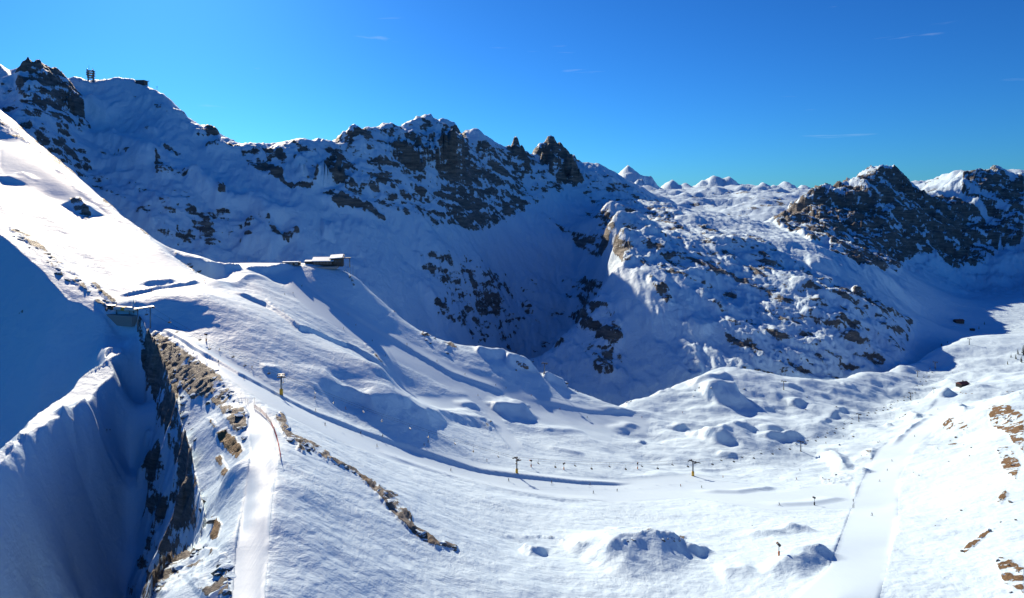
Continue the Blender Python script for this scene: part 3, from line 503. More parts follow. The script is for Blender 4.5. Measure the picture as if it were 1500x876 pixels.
def grid_mesh(name, X, Y, Z, material, attrs=None, keep=None):
    nr, nc = X.shape
    me = bpy.data.meshes.new(name)
    v = np.stack([X, Y, Z], -1).reshape(-1, 3).astype(np.float32)
    i = np.arange(nr * nc).reshape(nr, nc)
    q = np.stack([i[:-1, :-1], i[:-1, 1:], i[1:, 1:], i[1:, :-1]], -1)
    q = q.reshape(-1, 4) if keep is None else q[keep[:-1, :-1]]
    if keep is not None:
        used = np.zeros(len(v), bool); used[q.ravel()] = True
        new = np.cumsum(used) - 1; v = v[used]; q = new[q]
    me.vertices.add(len(v)); me.vertices.foreach_set('co', v.ravel())
    me.loops.add(q.size); me.loops.foreach_set('vertex_index', q.ravel().astype(np.int32))
    me.polygons.add(len(q)); me.polygons.foreach_set('loop_start', np.arange(0, q.size, 4, dtype=np.int32))
    me.polygons.foreach_set('use_smooth', np.ones(len(q), bool))
    me.update(calc_edges=True)
    for k, a in (attrs or {}).items():
        a = a.ravel() if keep is None else a.ravel()[used]
        at = me.attributes.new(k, 'FLOAT', 'POINT'); at.data.foreach_set('value', a.astype(np.float32))
    me.materials.append(material)
    o = bpy.data.objects.new(name, me); col.objects.link(o); return o
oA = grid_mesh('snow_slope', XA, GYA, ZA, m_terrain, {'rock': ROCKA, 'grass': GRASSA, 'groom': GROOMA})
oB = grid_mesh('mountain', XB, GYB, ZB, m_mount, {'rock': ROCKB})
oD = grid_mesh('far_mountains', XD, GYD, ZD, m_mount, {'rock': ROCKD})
for o, lab in ((oA, 'rolling snow-covered slope with hummocks, banks and rock ribs'), (oB, 'long snowy rock-banded mountain range in blue shade'), (oD, 'far sunlit snow peaks beyond the range')):
    o['kind'] = 'structure'; o['label'] = lab; o['category'] = 'terrain'
# ------------------------------------------------------------------ pistes: groomed sheets lying on the slope
PYA = CY - F * ZA / GYA
m_piste, nt, bs = mat('groomed_snow')
bs.inputs['Roughness'].default_value = 0.6; bs.inputs['Specular IOR Level'].default_value = 0.25
pp = mapping(nt)
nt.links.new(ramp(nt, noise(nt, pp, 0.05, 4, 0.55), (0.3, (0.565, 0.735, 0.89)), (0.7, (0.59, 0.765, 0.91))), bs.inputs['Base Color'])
cord = mapping(nt, (1.1, 0.05, 0.1), (0, 0, R(-18)))
pb = nt.nodes.new('ShaderNodeBump'); pb.inputs['Strength'].default_value = 0.5; pb.inputs['Distance'].default_value = 1.0
nt.links.new(mathn(nt, 'ADD', mathn(nt, 'MULTIPLY', noise(nt, cord, 1.6, 4, 0.6), 0.16), mathn(nt, 'MULTIPLY', noise(nt, pp, 0.35, 4, 0.6, 0.5), 0.14)), pb.inputs['Height'])
nt.links.new(pb.outputs[0], bs.inputs['Normal'])
SIDE_WOB = fbm(XA, GYA, 22, 3, 0.5, seed=61)
def piste(poly, label, lift=0.03, wob=1.0):
    k = in_poly(GPX + wob * SIDE_WOB * 500 / GYA, PYA + wob * 0.6 * SIDE_WOB * 500 / GYA, poly) & (GYA < 1500)
    # keep only ground that is in sight, not what lies behind a crest
    ahead = np.minimum.accumulate(PYA, axis=0)
    k &= PYA <= ahead + 0.8
    o = grid_mesh('ski_piste', XA, GYA, ZA + lift, m_piste, None, k)
    o['kind'] = 'structure'; o['label'] = label; o['category'] = 'piste'; return o
piste(GROOM[0][1], 'narrow groomed ski ramp running along the top of the rocky rib', wob=0.35)
piste(GROOM[2][1], 'broad groomed piste that curves up past the grassy hillside', wob=0.5)
piste(GROOM[1][1], 'long groomed piste under the chairlift below the ploughed snow bank', wob=0.8)
piste(GROOM[3][1], 'groomed piste descending from the flat-roofed mountain station')
piste(GROOM[4][1], 'narrow groomed traverse leading away from the lower lift terminal', wob=0.3)
piste(GROOM[5][1], 'narrow snow road ending at the mountain station', wob=0.3)
piste(GROOM[6][1], 'looping snow road around the hollow in front of the mountain station', wob=0.3)
piste(GROOM[7][1], 'short steep groomed link dropping beside the blue-shaded flank', wob=0.5)
piste(GROOM[8][1], 'short groomed link between two shaded humps', wob=0.5)

# ------------------------------------------------------------------ helpers for built things
def pmat(name, c, rough=0.6, metal=0.0, vary=0.12, scale=3.0):
    m, nt, bs = mat(name)
    lo_ = tuple(max(0, x * (1 - vary)) for x in c); hi_ = tuple(min(1, x * (1 + vary)) for x in c)
    nt.links.new(ramp(nt, noise(nt, mapping(nt), scale, 4, 0.6), (0.3, lo_), (0.7, hi_)), bs.inputs['Base Color'])
    bs.inputs['Roughness'].default_value = rough; bs.inputs['Metallic'].default_value = metal; return m
M_STEEL = pmat('galvanised_steel', (0.22, 0.24, 0.26), 0.45, 0.6); M_DARK = pmat('dark_metal', (0.035, 0.038, 0.045), 0.5, 0.3)
M_YEL = pmat('yellow_padding', (0.72, 0.40, 0.03), 0.6); M_WOOD = pmat('dark_timber', (0.055, 0.048, 0.042), 0.75, 0, 0.4, 1.2)
M_SNOWCAP = pmat('roof_snow', (0.62, 0.79, 0.93), 0.65, 0, 0.03); M_CONC = pmat('concrete', (0.30, 0.29, 0.28), 0.85)
M_GLASS = pmat('window_glass', (0.03, 0.05, 0.08), 0.12); M_WHITE = pmat('white_cladding', (0.62, 0.63, 0.63), 0.45); M_RED = pmat('red_net', (0.55, 0.10, 0.09), 0.7)
M_REDROOF = pmat('brown_red_roof', (0.16, 0.05, 0.045), 0.75); M_ORANGE = pmat('orange_shell', (0.62, 0.18, 0.04), 0.5)
M_SKIN = pmat('skin', (0.5, 0.32, 0.24), 0.6); M_BARK = pmat('bark', (0.06, 0.045, 0.035), 0.9)
M_NEEDLE = pmat('needles', (0.025, 0.045, 0.028), 0.8, 0, 0.5, 0.8)
def obj(name, bm, material, parent=None, smooth=False):
    me = bpy.data.meshes.new(name); bm.to_mesh(me); bm.free()
    for m in (material if isinstance(material, (list, tuple)) else [material]): me.materials.append(m)
    if smooth: me.polygons.foreach_set('use_smooth', np.ones(len(me.polygons), bool))
    o = bpy.data.objects.new(name, me); col.objects.link(o)
    if parent: o.parent = parent
    return o
def box(bm, c, s, rot=(0, 0, 0), bev=0.0):
    r = bmesh.ops.create_cube(bm, size=1.0); v = r['verts']
    bmesh.ops.scale(bm, vec=s, verts=v)
    if bev:
        e = list({e for x in v for e in x.link_edges}); g = bmesh.ops.bevel(bm, geom=e, offset=bev, segments=1, affect='EDGES'); v = list({x for f in g['faces'] for x in f.verts} | {x for x in v if x.is_valid})
    bmesh.ops.rotate(bm, matrix=Euler(rot).to_matrix(), verts=v); bmesh.ops.translate(bm, vec=c, verts=v); return bm
def tube(bm, a, b, r0, r1=None, n=8):
    a, b = Vector(a), Vector(b); d = b - a; r1 = r0 if r1 is None else r1
    m = Matrix.Translation((a + b) / 2) @ d.to_track_quat('Z', 'Y').to_matrix().to_4x4()
    bmesh.ops.create_cone(bm, cap_ends=True, segments=n, radius1=r0, radius2=r1, depth=d.length, matrix=m); return bm
def nb(): return bmesh.new()
def thing(name, label, cat, loc=(0, 0, 0), rz=0.0, group=None, scale=1.0):
    o = bpy.data.objects.new(name, None); col.objects.link(o); o.empty_display_size = 0.5
    o.location = loc; o.rotation_euler = (0, 0, rz); o.scale = (scale,) * 3; o['label'] = label; o['category'] = cat
    if group: o['group'] = group
    return o
def tag(o, label, cat, group=None):
    o['label'] = label; o['category'] = cat
    if group: o['group'] = group
    return o
def dup(src, loc, rz=0.0, label=None, scale=None):
    r = src.copy(); col.objects.link(r); r.location = loc; r.rotation_euler = (0, 0, rz)
    if scale: r.scale = scale if hasattr(scale, '__len__') else (scale,) * 3
    if label: r['label'] = label
    for ch in list(src.children):
        c = ch.copy(); col.objects.link(c); c.parent = r
        for g in list(ch.children):
            d = g.copy(); col.objects.link(d); d.parent = c
    return r
def groundB(px, py):
    f = np.interp(px, COLS, np.arange(len(COLS))); i = int(f); z = ZB[:, i]
    pr = CY - F * z / YB; py = max(py, pr.min() + 0.2); k = max(1, int(np.argmax(pr <= py)))
    return Vector(((px - CX) / F * YB[k], YB[k], z[k]))
def dirz(a, b): return math.atan2(b[1] - a[1], b[0] - a[0])

# ------------------------------------------------------------------ bedrock standing out of the slope, loose boulders
m_rock, nt, bs = mat('rock_with_snow')
pp = mapping(nt); stv = mapping(nt, (0.5, 0.5, 1.8), (0, R(-20), 0))
rc = ramp(nt, noise(nt, stv, 0.45, 7, 0.68), (0.3, (0.06, 0.055, 0.05)), (0.5, (0.14, 0.128, 0.115)), (0.64, (0.215, 0.195, 0.17)), (0.8, (0.30, 0.275, 0.24)))
gn = nt.nodes.new('ShaderNodeNewGeometry'); sx = nt.nodes.new('ShaderNodeSeparateXYZ'); nt.links.new(gn.outputs['Normal'], sx.inputs[0])
sn = mathn(nt, 'ADD', sx.outputs[2], mathn(nt, 'MULTIPLY', mathn(nt, 'SUBTRACT', noise(nt, pp, 0.9, 5, 0.65), 0.5), 0.9))
nt.links.new(mix(nt, ramp(nt, sn, (0.70, (0, 0, 0)), (0.78, (1, 1, 1))), rc, SNOW), bs.inputs['Base Color'])
bs.inputs['Roughness'].default_value = 0.85
rb_ = nt.nodes.new('ShaderNodeBump'); rb_.inputs['Strength'].default_value = 0.9; rb_.inputs['Distance'].default_value = 0.6
nt.links.new(noise(nt, stv, 1.2, 6, 0.7), rb_.inputs['Height']); nt.links.new(rb_.outputs[0], bs.inputs['Normal'])
rnd = random.Random(11)
def rock_mesh(seed):
    r = random.Random(seed); bm = nb(); bmesh.ops.create_icosphere(bm, subdivisions=2, radius=1.0)
    cuts = [(Vector((r.gauss(0, 1), r.gauss(0, 1), r.gauss(0, .8))).normalized(), r.uniform(0.42, 0.8)) for _ in range(11)]
    for v in bm.verts:
        for n, d in cuts:
            e = v.co.dot(n) - d
            if e > 0: v.co -= n * e
        v.co *= 1 + r.uniform(-.06, .06)
    me = bpy.data.meshes.new('rock'); bm.to_mesh(me); bm.free(); me.materials.append(m_rock); return me
ROCKS = [rock_mesh(k) for k in range(8)]
def put_rock(px, py, size, parent=None, sink=0.35, flat=0.75):
    g = ground(px, py); o = bpy.data.objects.new('rock' if parent else 'boulder', rnd.choice(ROCKS)); col.objects.link(o)
    sx_, sy_, sz_ = size * rnd.uniform(.7, 1.3), size * rnd.uniform(.7, 1.3), size * rnd.uniform(.6, 1.1) * flat
    if parent: sx_ *= 1.5; sy_ *= 1.9; sz_ *= 1.25; sink = 1.2
    o.location = (g.x, g.y, g.z + sz_ * (0.5 - sink)); o.rotation_euler = (rnd.uniform(-.3, .3), rnd.uniform(-.3, .3), rnd.uniform(0, 6.28)); o.scale = (sx_, sy_, sz_)
    if parent: o.parent = parent
    return o
def along(pts, n, jit):
    L = [math.dist(a, b) for a, b in zip(pts[:-1], pts[1:])]; T = sum(L)
    for _ in range(n):
        t = rnd.uniform(0, T); k = 0
        while t > L[k]: t -= L[k]; k += 1
        f = t / L[k]; yield pts[k][0] + (pts[k + 1][0] - pts[k][0]) * f + rnd.gauss(0, jit), pts[k][1] + (pts[k + 1][1] - pts[k][1]) * f + rnd.gauss(0, jit)
for pts, n, jit, s0, s1 in (([(222, 485), (258, 545), (280, 620), (298, 690), (312, 760)], 26, 4, 1.0, 2.4), ([(290, 520), (330, 565), (360, 608), (356, 632)], 20, 5, 0.9, 2.2), ([(262, 510), (285, 560), (305, 600)], 14, 8, 0.9, 2.0), ([(302, 805), (275, 824), (244, 848), (226, 872)], 18, 4, 0.7, 1.6), ([(325, 815), (334, 850), (325, 874)], 12, 4, 1.0, 2.4),
                            ([(470, 666), (505, 684), (545, 710), (580, 738), (600, 768), (620, 788), (665, 801)], 22, 2.5, 0.7, 1.9), ([(408, 612), (425, 640), (460, 655)], 14, 3, .8, 1.8), ([(14, 335), (70, 380), (128, 428)], 26, 4, 1.2, 3.2), ([(136, 416), (170, 446)], 8, 3, 1, 2.2), ([(255, 372), (287, 397)], 7, 2, 1.2, 2.6), ([(615, 488), (632, 496), (655, 506)], 8, 4, 1.5, 4), ([(752, 528), (772, 534)], 6, 3, 1.5, 4), ([(822, 556), (850, 570)], 7, 3, 1.5, 3.5), ([(912, 797), (950, 782), (1003, 792)], 8, 2, .6, 1.3), ([(1450, 600), (1480, 610), (1498, 650)], 14, 5, 1, 3)):
    for x, y in along(pts, n, jit): put_rock(x, y, rnd.uniform(s0, s1), oA)
BOULDERS = [
    ('brown boulder on the snow just above the upper bend of the broad piste', [(1382, 627), (1398, 624), (1412, 630), (1392, 646), (1400, 641), (1412, 652), (1423, 656), (1420, 668)], .5, 1.6),
    ('brown boulder beside the large grassy outcrop near the hillside crest', [(1462, 660), (1474, 668), (1484, 682), (1478, 694), (1466, 732), (1472, 720), (1480, 736)], .5, 1.6),
    ('brown boulder strung along the narrow diagonal strip of dry grass', [(1410, 808), (1425, 800), (1438, 788), (1450, 778)], .5, 1.4),
    ('brown boulder at the foot of the grassy hillside, lowest of the scattered stones', [(1462, 822), (1478, 828), (1492, 838), (1470, 842), (1480, 868)], .4, 1.2),
    ('single brown stone on open snow between the grass strip and the outcrop', [(1488, 762), (1466, 765), (1386, 760), (1408, 748), (1370, 770)], .4, 1.1),
    ('small dark boulder in the cluster on the open slope beside the broad piste', [(1338, 692), (1346, 696), (1352, 690), (1390, 676)], .5, 1.3),
    ('small dark boulder beside the curled hump where the pistes join', [(1270, 666), (1276, 672), (1262, 668), (1205, 700), (1210, 708), (1225, 696), (1232, 702), (1286, 648)], .5, 1.3),
    ('small dark boulder on the snowy spur at the rim above the gully', [(1012, 562), (1018, 572), (1024, 568), (1030, 572), (1042, 568), (1016, 580), (1090, 570)], .7, 2.0),
    ('reddish boulder on the plateau rim beside the lowest notch', [(918, 590), (924, 588), (885, 578)], .8, 2.0),
    ('small dark boulder between the hummocks below the valley lift pylons', [(1182, 582), (1310, 590), (1320, 598), (1330, 582), (1345, 590), (1300, 600), (1180, 600), (1225, 596), (1250, 640), (1230, 652), (1318, 612), (1326, 608)], .7, 1.8),
    ('small boulder lying on the snow behind the shaded round hump', [(1104, 762), (1102, 770), (1020, 735), (1010, 738), (1165, 704), (1172, 712), (1140, 700)], .4, .9)]
for lab, spots, s0, s1 in BOULDERS:
    for x, y in spots: tag(put_rock(x, y, rnd.uniform(s0, s1)), lab, 'boulder', lab.split(' on ')[0] + ' group' if False else lab)

# ------------------------------------------------------------------ chairlift
def make_pylon(name, label, g, h, rz, pad=True, group='chairlift pylons', lean=0.0):
    t = thing(name, label, 'pylon', g - Vector((0, 0, 0.6)), rz, group)
    k = h / 12.0
    obj('mast', tube(nb(), (0, 0, 0), (lean * h, 0, h), 0.68 * k, 0.5 * k, 10), M_STEEL, t, True)
    obj('crossarm', box(nb(), (lean * h, 0, h + 0.15 * k), (0.9 * k, 6.8 * k, 0.8 * k), bev=.05), M_DARK, t)
    for s in (-1, 1):
        sh = obj('sheave_train', box(nb(), (lean * h, s * 3.0 * k, h - 0.25 * k), (4.8 * k, 0.5, 0.6 * k)), M_DARK, t)
        for q in range(5):
            obj('wheel', tube(nb(), (lean * h + (q - 2) * 0.95 * k, s * 3.0 * k - .12, h - 0.05 * k), (lean * h + (q - 2) * 0.95 * k, s * 3.0 * k + .12, h - 0.05 * k), 0.28 * k, n=10), M_DARK, sh)
        obj('catwalk', box(nb(), (lean * h, s * 2.2 * k, h + 0.75 * k), (3.6 * k, 0.7 * k, 0.1)), M_STEEL, t)
    if pad: obj('pad', tube(nb(), (0, 0, 0.5), (0, 0, h * 0.34), 1.05 * k, 1.0 * k, 12), M_YEL, t, True)
    obj('footing', box(nb(), (0, 0, 0.2), (2.2 * k, 2.2 * k, 1.0), bev=.1), M_CONC, t)
    return t
LIFT = [(412, 578, 29, 'tallest chairlift pylon with yellow padded base beside the ploughed bank', True), (757, 693, 22, 'chairlift pylon with yellow padded base where the ploughed bank levels out', True), (1015, 697, 22, 'chairlift pylon with yellow padded base past the end of the ploughed bank', True), (1173, 661, 15, 'slim grey chairlift pylon beside a small curled hump on the plateau', False), (1258, 618, 12, 'grey chairlift pylon halfway along the hummocky plateau', False), (1334, 586, 11, 'grey chairlift pylon next to the shadowed hollow at the piste top', False), (1370, 541, 11, 'grey chairlift pylon on the valley side of the plateau', False)]
base = [ground(a, b) for a, b, *_ in LIFT]; tops = []
for k, (a, b, hp, lab, pad) in enumerate(LIFT):
    g = base[k]; h = hp * g.y / F; p0 = base[max(0, k - 1)]; p1 = base[min(len(base) - 1, k + 1)]; rz = dirz(p0, p1)
    make_pylon('lift_pylon', lab, g, h, rz, pad, 'main chairlift pylons'); tops.append((g + Vector((0, 0, h)), rz, h))
st = ground(211, 478); tops.insert(0, (st + Vector((0, 0, 15.0)), dirz(st, base[0]), 13.0))
OTHER = [(797, 547, 15, 'lone slim pylon leaning at the plateau rim above the gully', .12), (1148, 571, 13, 'small grey lift pylon on the snowy rim of the plateau', 0), (1344, 552, 9, 'tiny lift pylon among skiers on the valley plain', 0), (1368, 576, 8, 'short lift pylon above the dark hollow beside the piste', 0), (1420, 505, 9, 'distant lift pylon out on the flat valley plain', 0)]
for a, b, hp, lab, ln in OTHER:
    g = ground(a, b)
    make_pylon('lift_pylon', lab, g, hp * g.y / F, R(60), False, 'secondary lift pylons', ln)
def cable(pts, label, name='lift_cable', r=0.05, group='chairlift cables'):
    bm = nb()
    for a, b in zip(pts[:-1], pts[1:]): tube(bm, a, b, r, n=5)
    return tag(obj(name, bm, M_DARK), label, 'cable', group)
def span(a, b, sag, n=10):
    return [a.lerp(b, i / n) - Vector((0, 0, 4 * sag * (i / n) * (1 - i / n))) for i in range(n)]
LINES = {}
for s in (-1, 1):
    pts = []
    for (a, ra, ha), (b, rb2, hb) in zip(tops[:-1], tops[1:]):
        oa = Vector((-math.sin(ra), math.cos(ra), 0)) * s * 3.0 * ha / 12; ob = Vector((-math.sin(rb2), math.cos(rb2), 0)) * s * 3.0 * hb / 12
        pts += span(a + oa, b + ob, (a - b).length * 0.018)
    pts.append(tops[-1][0]); LINES[s] = pts
    cable(pts, 'thin steel haul cable strung along the %s side of the main chairlift' % ('uphill' if s > 0 else 'downhill'))
def make_chair():
    t = thing('lift_chair', 'chair', 'lift chair', (0, 0, 0), 0, 'chairs on the main chairlift')
    obj('hanger', tube(tube(nb(), (0, 0, 0), (0, 0.1, -2.0), 0.06), (0, 0.1, -2.0), (0, 0, -2.6), 0.06), M_DARK, t)
    obj('seat', box(nb(), (0.25, 0, -3.55), (0.6, 2.3, 0.14), bev=.04), M_DARK, t)
    obj('backrest', box(nb(), (-0.12, 0, -3.15), (0.12, 2.3, 0.7), (0, -.15, 0), bev=.03), M_DARK, t)
    obj('safety_bar', tube(tube(nb(), (0.6, -1.0, -3.2), (0.6, 1.0, -3.2), 0.04), (0.6, 0, -3.2), (0.5, 0, -4.1), 0.035), M_STEEL, t)
    fr = nb()
    for q in (-1.1, 1.1): tube(tube(fr, (0, q, -2.6), (-0.1, q, -3.4), 0.05), (-0.1, q, -3.5), (0.5, q, -3.5), 0.05)
    tube(fr, (0, -1.1, -2.6), (0, 1.1, -2.6), 0.05); obj('frame', fr, M_STEEL, t); return t
chair0 = make_chair(); used = False
SPANS = ['between the station masts and the tallest yellow-based pylon', 'above the ploughed bank between two yellow-based pylons', 'between the last two yellow-based pylons', 'between the last yellow-based pylon and the slim grey pylon', 'between the first two slim grey pylons on the plateau', 'close to the shadowed hollow at the piste top', 'over the last span towards the valley plain']
for s in (-1, 1):
    pts = LINES[s]; d = 25.0 if s > 0 else 8.0; acc = 0.0
    for i, (a, b) in enumerate(zip(pts[:-1], pts[1:])):
        L = (b - a).length
        while d < acc + L:
            f = (d - acc) / L; p = a.lerp(b, f); rz = dirz(a, b) + (math.pi if s < 0 else 0)
            lab = 'dark lift chair hanging ' + SPANS[min(i // 10, 6)]
            if used: c = dup(chair0, p, rz, lab)
            else: chair0.location = p; chair0.rotation_euler = (0, 0, rz); chair0['label'] = lab; used = True
            d += 34.0
        acc += L
del used

# twin masts and lower terminal on the col
g1, g2 = ground(206, 478), ground(216, 483); rz = dirz(st, base[0])
t = thing('portal_mast', 'tall twin-legged steel portal mast where the chairlift leaves the terminal', 'lift mast', (g1 + g2) / 2 - Vector((0, 0, 1)), rz)
w = max(3.0, (g1 - g2).length / 2 * 0.6)
for s in (-1, 1): obj('leg', tube(nb(), (0, s * w, -1), (0, s * w, 15), 0.42, 0.36), M_STEEL, t, True)
obj('crossbeam', box(nb(), (0, 0, 15.2), (0.7, 2 * w + 6, 0.7), bev=.06), M_STEEL, t)
for s in (-1, 1):
    sh = obj('sheave_train', box(nb(), (0, s * (w + 1.4), 14.7), (6.0, 0.3, 0.45)), M_DARK, t)
    for q in range(6): obj('wheel', tube(nb(), ((q - 2.5) * 1.0, s * (w + 1.4) - .14, 14.9), ((q - 2.5) * 1.0, s * (w + 1.4) + .14, 14.9), 0.3, n=10), M_DARK, sh)
obj('walkway', box(nb(), (0, 0, 16.0), (1.0, 2 * w + 5, 0.12)), M_STEEL, t)
gt = ground(184, 461)
t = thing('lift_terminal', 'low lift terminal with dark flat roof and yellow-banded white housing on the col', 'lift station', gt - Vector((0, 0, 1.2)), rz + R(8))
obj('platform', box(nb(), (0, 1, -2.2), (26, 14, 7.6), bev=.15), M_CONC, t)
hb = nb(); prof = [(-2.6, 0), (-3.0, 1.0), (-2.4, 2.3), (0, 2.9), (2.4, 2.3), (3.0, 1.0), (2.6, 0)]
rings = [[hb.verts.new((x, py_ * k_, 4.6 + pz * k_)) for py_, pz in prof] for x, k_ in ((-10, .75), (-8.5, 1), (6, 1), (9, .9), (10.5, .6))]
for r0, r1 in zip(rings[:-1], rings[1:]):
    for i in range(len(prof)): hb.faces.new((r0[i], r0[(i + 1) % 7], r1[(i + 1) % 7], r1[i]))
hb.faces.new(rings[0]); hb.faces.new(rings[-1][::-1])
bmesh.ops.recalc_face_normals(hb, faces=hb.faces[:])
ho = obj('housing', hb, M_WHITE, t, True)
yb_ = nb(); rr = [[yb_.verts.new((x, py_ * 1.03, 4.58 + pz * 1.03)) for py_, pz in prof] for x in (-1.5, 1.8)]
for i in range(7): yb_.faces.new((rr[0][i], rr[0][(i + 1) % 7], rr[1][(i + 1) % 7], rr[1][i]))
obj('yellow_band', yb_, M_YEL, ho)
for x in (-7, 6):
    for s in (-1, 1): obj('column', tube(nb(), (x, s * 1.8, 1.2), (x, s * 1.8, 5.0), 0.4), M_STEEL, t, True)
ha = obj('hall', box(nb(), (-2, 7.5, 3.4), (24, 7, 5.0), bev=.1), M_WOOD, t)
obj('hall_roof', box(nb(), (-1, 7.2, 6.2), (27, 9, 0.55), (R(-3), 0, 0), bev=.1), M_DARK, t)
obj('roof_snow', box(nb(), (-9, 7.4, 6.62), (9, 7.6, 0.4), (R(-3), 0, 0), bev=.15), M_SNOWCAP, t)
for x in (-10, -6, -2, 2, 6): obj('window', box(nb(), (x, 3.98, 4.0), (2.4, 0.1, 1.5)), M_GLASS, ha)
obj('door', box(nb(), (8.6, 3.97, 2.3), (1.6, 0.12, 2.6)), M_STEEL, ha)
gh = ground(163, 452)
t = thing('operator_hut', 'small dark timber hut on the rocks beside the lift terminal', 'hut', gh - Vector((0, 0, .8)), rz + R(20))
obj('wall', box(nb(), (0, 0, 1.6), (4, 3.4, 3.2)), M_WOOD, t); obj('roof', box(nb(), (0, 0, 3.4), (5, 4.4, 0.35), (0, R(6), 0)), M_DARK, t); obj('window', box(nb(), (0, -1.72, 2.0), (1.6, 0.08, 1.0)), M_GLASS, t)

# ------------------------------------------------------------------ mountain station on the knoll
gs = ground(478, 391)
t = thing('mountain_station', 'dark timber mountain station with snow-covered sloping roofs on the knoll', 'building', gs + Vector((0, 6, -1.5)), R(8), None, 0.88)
obj('terrace', box(nb(), (-12, -4, 1.2), (52, 22, 3.0), bev=.2), M_CONC, t)
wl = obj('wall', box(nb(), (-6, 2, 6.2), (26, 14, 8.0), bev=.08), M_WOOD, t)
for i in range(6):
    wi = obj('window', box(nb(), (-16.6 + i * 4.2, -5.05, 6.6), (3.2, 0.16, 3.2)), M_GLASS, t); obj('frame', box(nb(), (-16.6 + i * 4.2, -5.16, 6.6), (0.18, 0.1, 3.2)), M_STEEL, wi)
rf = obj('roof', box(nb(), (-6, 1, 10.9), (30, 19, 0.6), (R(13), 0, 0), bev=.1), M_DARK, t); obj('roof_snow', box(nb(), (-6, 1, 11.65), (29.4, 18.6, 0.9), (R(13), 0, 0), bev=.3), M_SNOWCAP, rf)
tw = obj('tower_block', box(nb(), (14, 3, 7.6), (13, 15, 12.0), bev=.1), M_WOOD, t)
for i in range(2): obj('window', box(nb(), (11.4 + i * 5, -4.56, 9.0), (3.4, 0.14, 2.6)), M_GLASS, tw)
r2 = obj('tower_roof', box(nb(), (12, 2, 14.4), (19, 18, 0.6), (R(12), R(-4), 0), bev=.1), M_DARK, t); obj('roof_snow', box(nb(), (11.5, 2, 15.2), (17.5, 17.4, 0.9), (R(12), R(-4), 0), bev=.3), M_SNOWCAP, r2)
obj('canopy', box(nb(), (25, 2, 13.0), (11, 9, 0.8), bev=.1), M_DARK, t)
for s in (-1, 1): obj('post', tube(nb(), (29, 2 + s * 3.6, 0), (29, 2 + s * 3.6, 12.8), 0.35), M_STEEL, t, True)
obj('annex', box(nb(), (-25, 4, 5.4), (10, 9, 6.4), bev=.08), M_WOOD, t); ar = obj('annex_roof', box(nb(), (-25, 3.6, 9.0), (12, 11, 0.5), (R(6), 0, 0)), M_DARK, t); obj('roof_snow', box(nb(), (-25.4, 3.8, 9.5), (11.2, 10.4, 0.5), (R(6), 0, 0), bev=.2), M_SNOWCAP, ar)
gr = ground(425, 388)
t = thing('garage', 'long low dark shed half buried in snow beside the snow road', 'shed', gr + Vector((0, 5, -.8)), R(6))
obj('wall', box(nb(), (0, 0, 1.6), (20, 6, 3.2)), M_WOOD, t); obj('roof', box(nb(), (0, 0, 3.35), (21, 7, .4)), M_DARK, t)
gr_snow = obj('roof_snow', box(nb(), (-1, .3, 3.9), (19, 6.4, .7), bev=.25), M_SNOWCAP, t)
for q in (-6, 0, 6): obj('door', box(nb(), (q, -3.04, 1.5), (3.6, .1, 2.6)), M_STEEL, t)
for k, (a, b) in enumerate(((505, 393), (509, 395), (513, 398), (517, 400))):
    g = ground(a, b); t = thing('flag_mast', 'thin steel mast in the row beside the mountain station', 'mast', g - Vector((0, 0, .5)), 0, 'masts beside the mountain station')
    obj('pole', tube(nb(), (0, 0, 0), (0, 0, 11), .16, .1), M_STEEL, t, True); obj('finial', tube(nb(), (0, 0, 11), (0, 0, 11.5), .22, .05), M_DARK, t)

# ------------------------------------------------------------------ summit: telecom tower and station
gp = groundB(133, 119)
t = thing('telecom_tower', 'lattice telecommunication tower with stacked platforms on the summit', 'tower', gp - Vector((0, 0, 2)), R(20))
for sx_ in (-1, 1):
    for sy_ in (-1, 1): obj('leg', tube(nb(), (sx_ * 5, sy_ * 5, 0), (sx_ * 6.2, sy_ * 6.2, 26), .75, .7), M_DARK, t)
br = nb()
for z0, z1 in ((1, 9), (9, 17), (17, 25)):
    for k in range(4):
        c = [(-1, -1), (1, -1), (1, 1), (-1, 1)]; (a0, a1), (b0, b1) = c[k], c[(k + 1) % 4]; q = 5.4
        tube(br, (a0 * q, a1 * q, z0), (b0 * q, b1 * q, z1), .35, n=6); tube(br, (b0 * q, b1 * q, z0), (a0 * q, a1 * q, z1), .35, n=6)
obj('bracing', br, M_DARK, t)
for z, sz in ((9.5, 14), (15, 17), (20.5, 17), (26, 16)):
    pf = obj('platform', box(nb(), (0, 0, z), (sz, sz, 1.1), bev=.1), M_DARK, t)
    for q in (-1, 1): obj('dish', tube(nb(), (q * sz * .38, -sz * .5 - .2, z + 1.9), (q * sz * .38, -sz * .5 - 1.2, z + 1.9), 1.5, 1.2, 12), M_STEEL, pf, True)
obj('antenna', tube(nb(), (-4, 0, 26), (-4, 0, 40), .45, .2), M_STEEL, t); obj('antenna', tube(nb(), (4, 0, 26), (4, 0, 35), .45, .2), M_STEEL, t)
gp = groundB(205, 124)
t = thing('summit_station', 'dark flat-roofed summit station on the snowy shoulder', 'building', gp + Vector((0, 8, -3)), R(-5))
w_ = obj('wall', box(nb(), (0, 0, 6), (22, 16, 12), bev=.2), M_DARK, t); obj('wing', box(nb(), (-15, 0, 3.6), (16, 12, 7.2), bev=.2), M_WOOD, t); obj('roof', box(nb(), (0, 0, 12.4), (25, 19, .8)), M_STEEL, t); obj('wing_roof', box(nb(), (-15, 0, 7.5), (18, 14, .6)), M_STEEL, t)
for q in (-6, 0, 6): obj('window', box(nb(), (q, -8.05, 7), (4, .2, 3.4)), M_GLASS, w_)
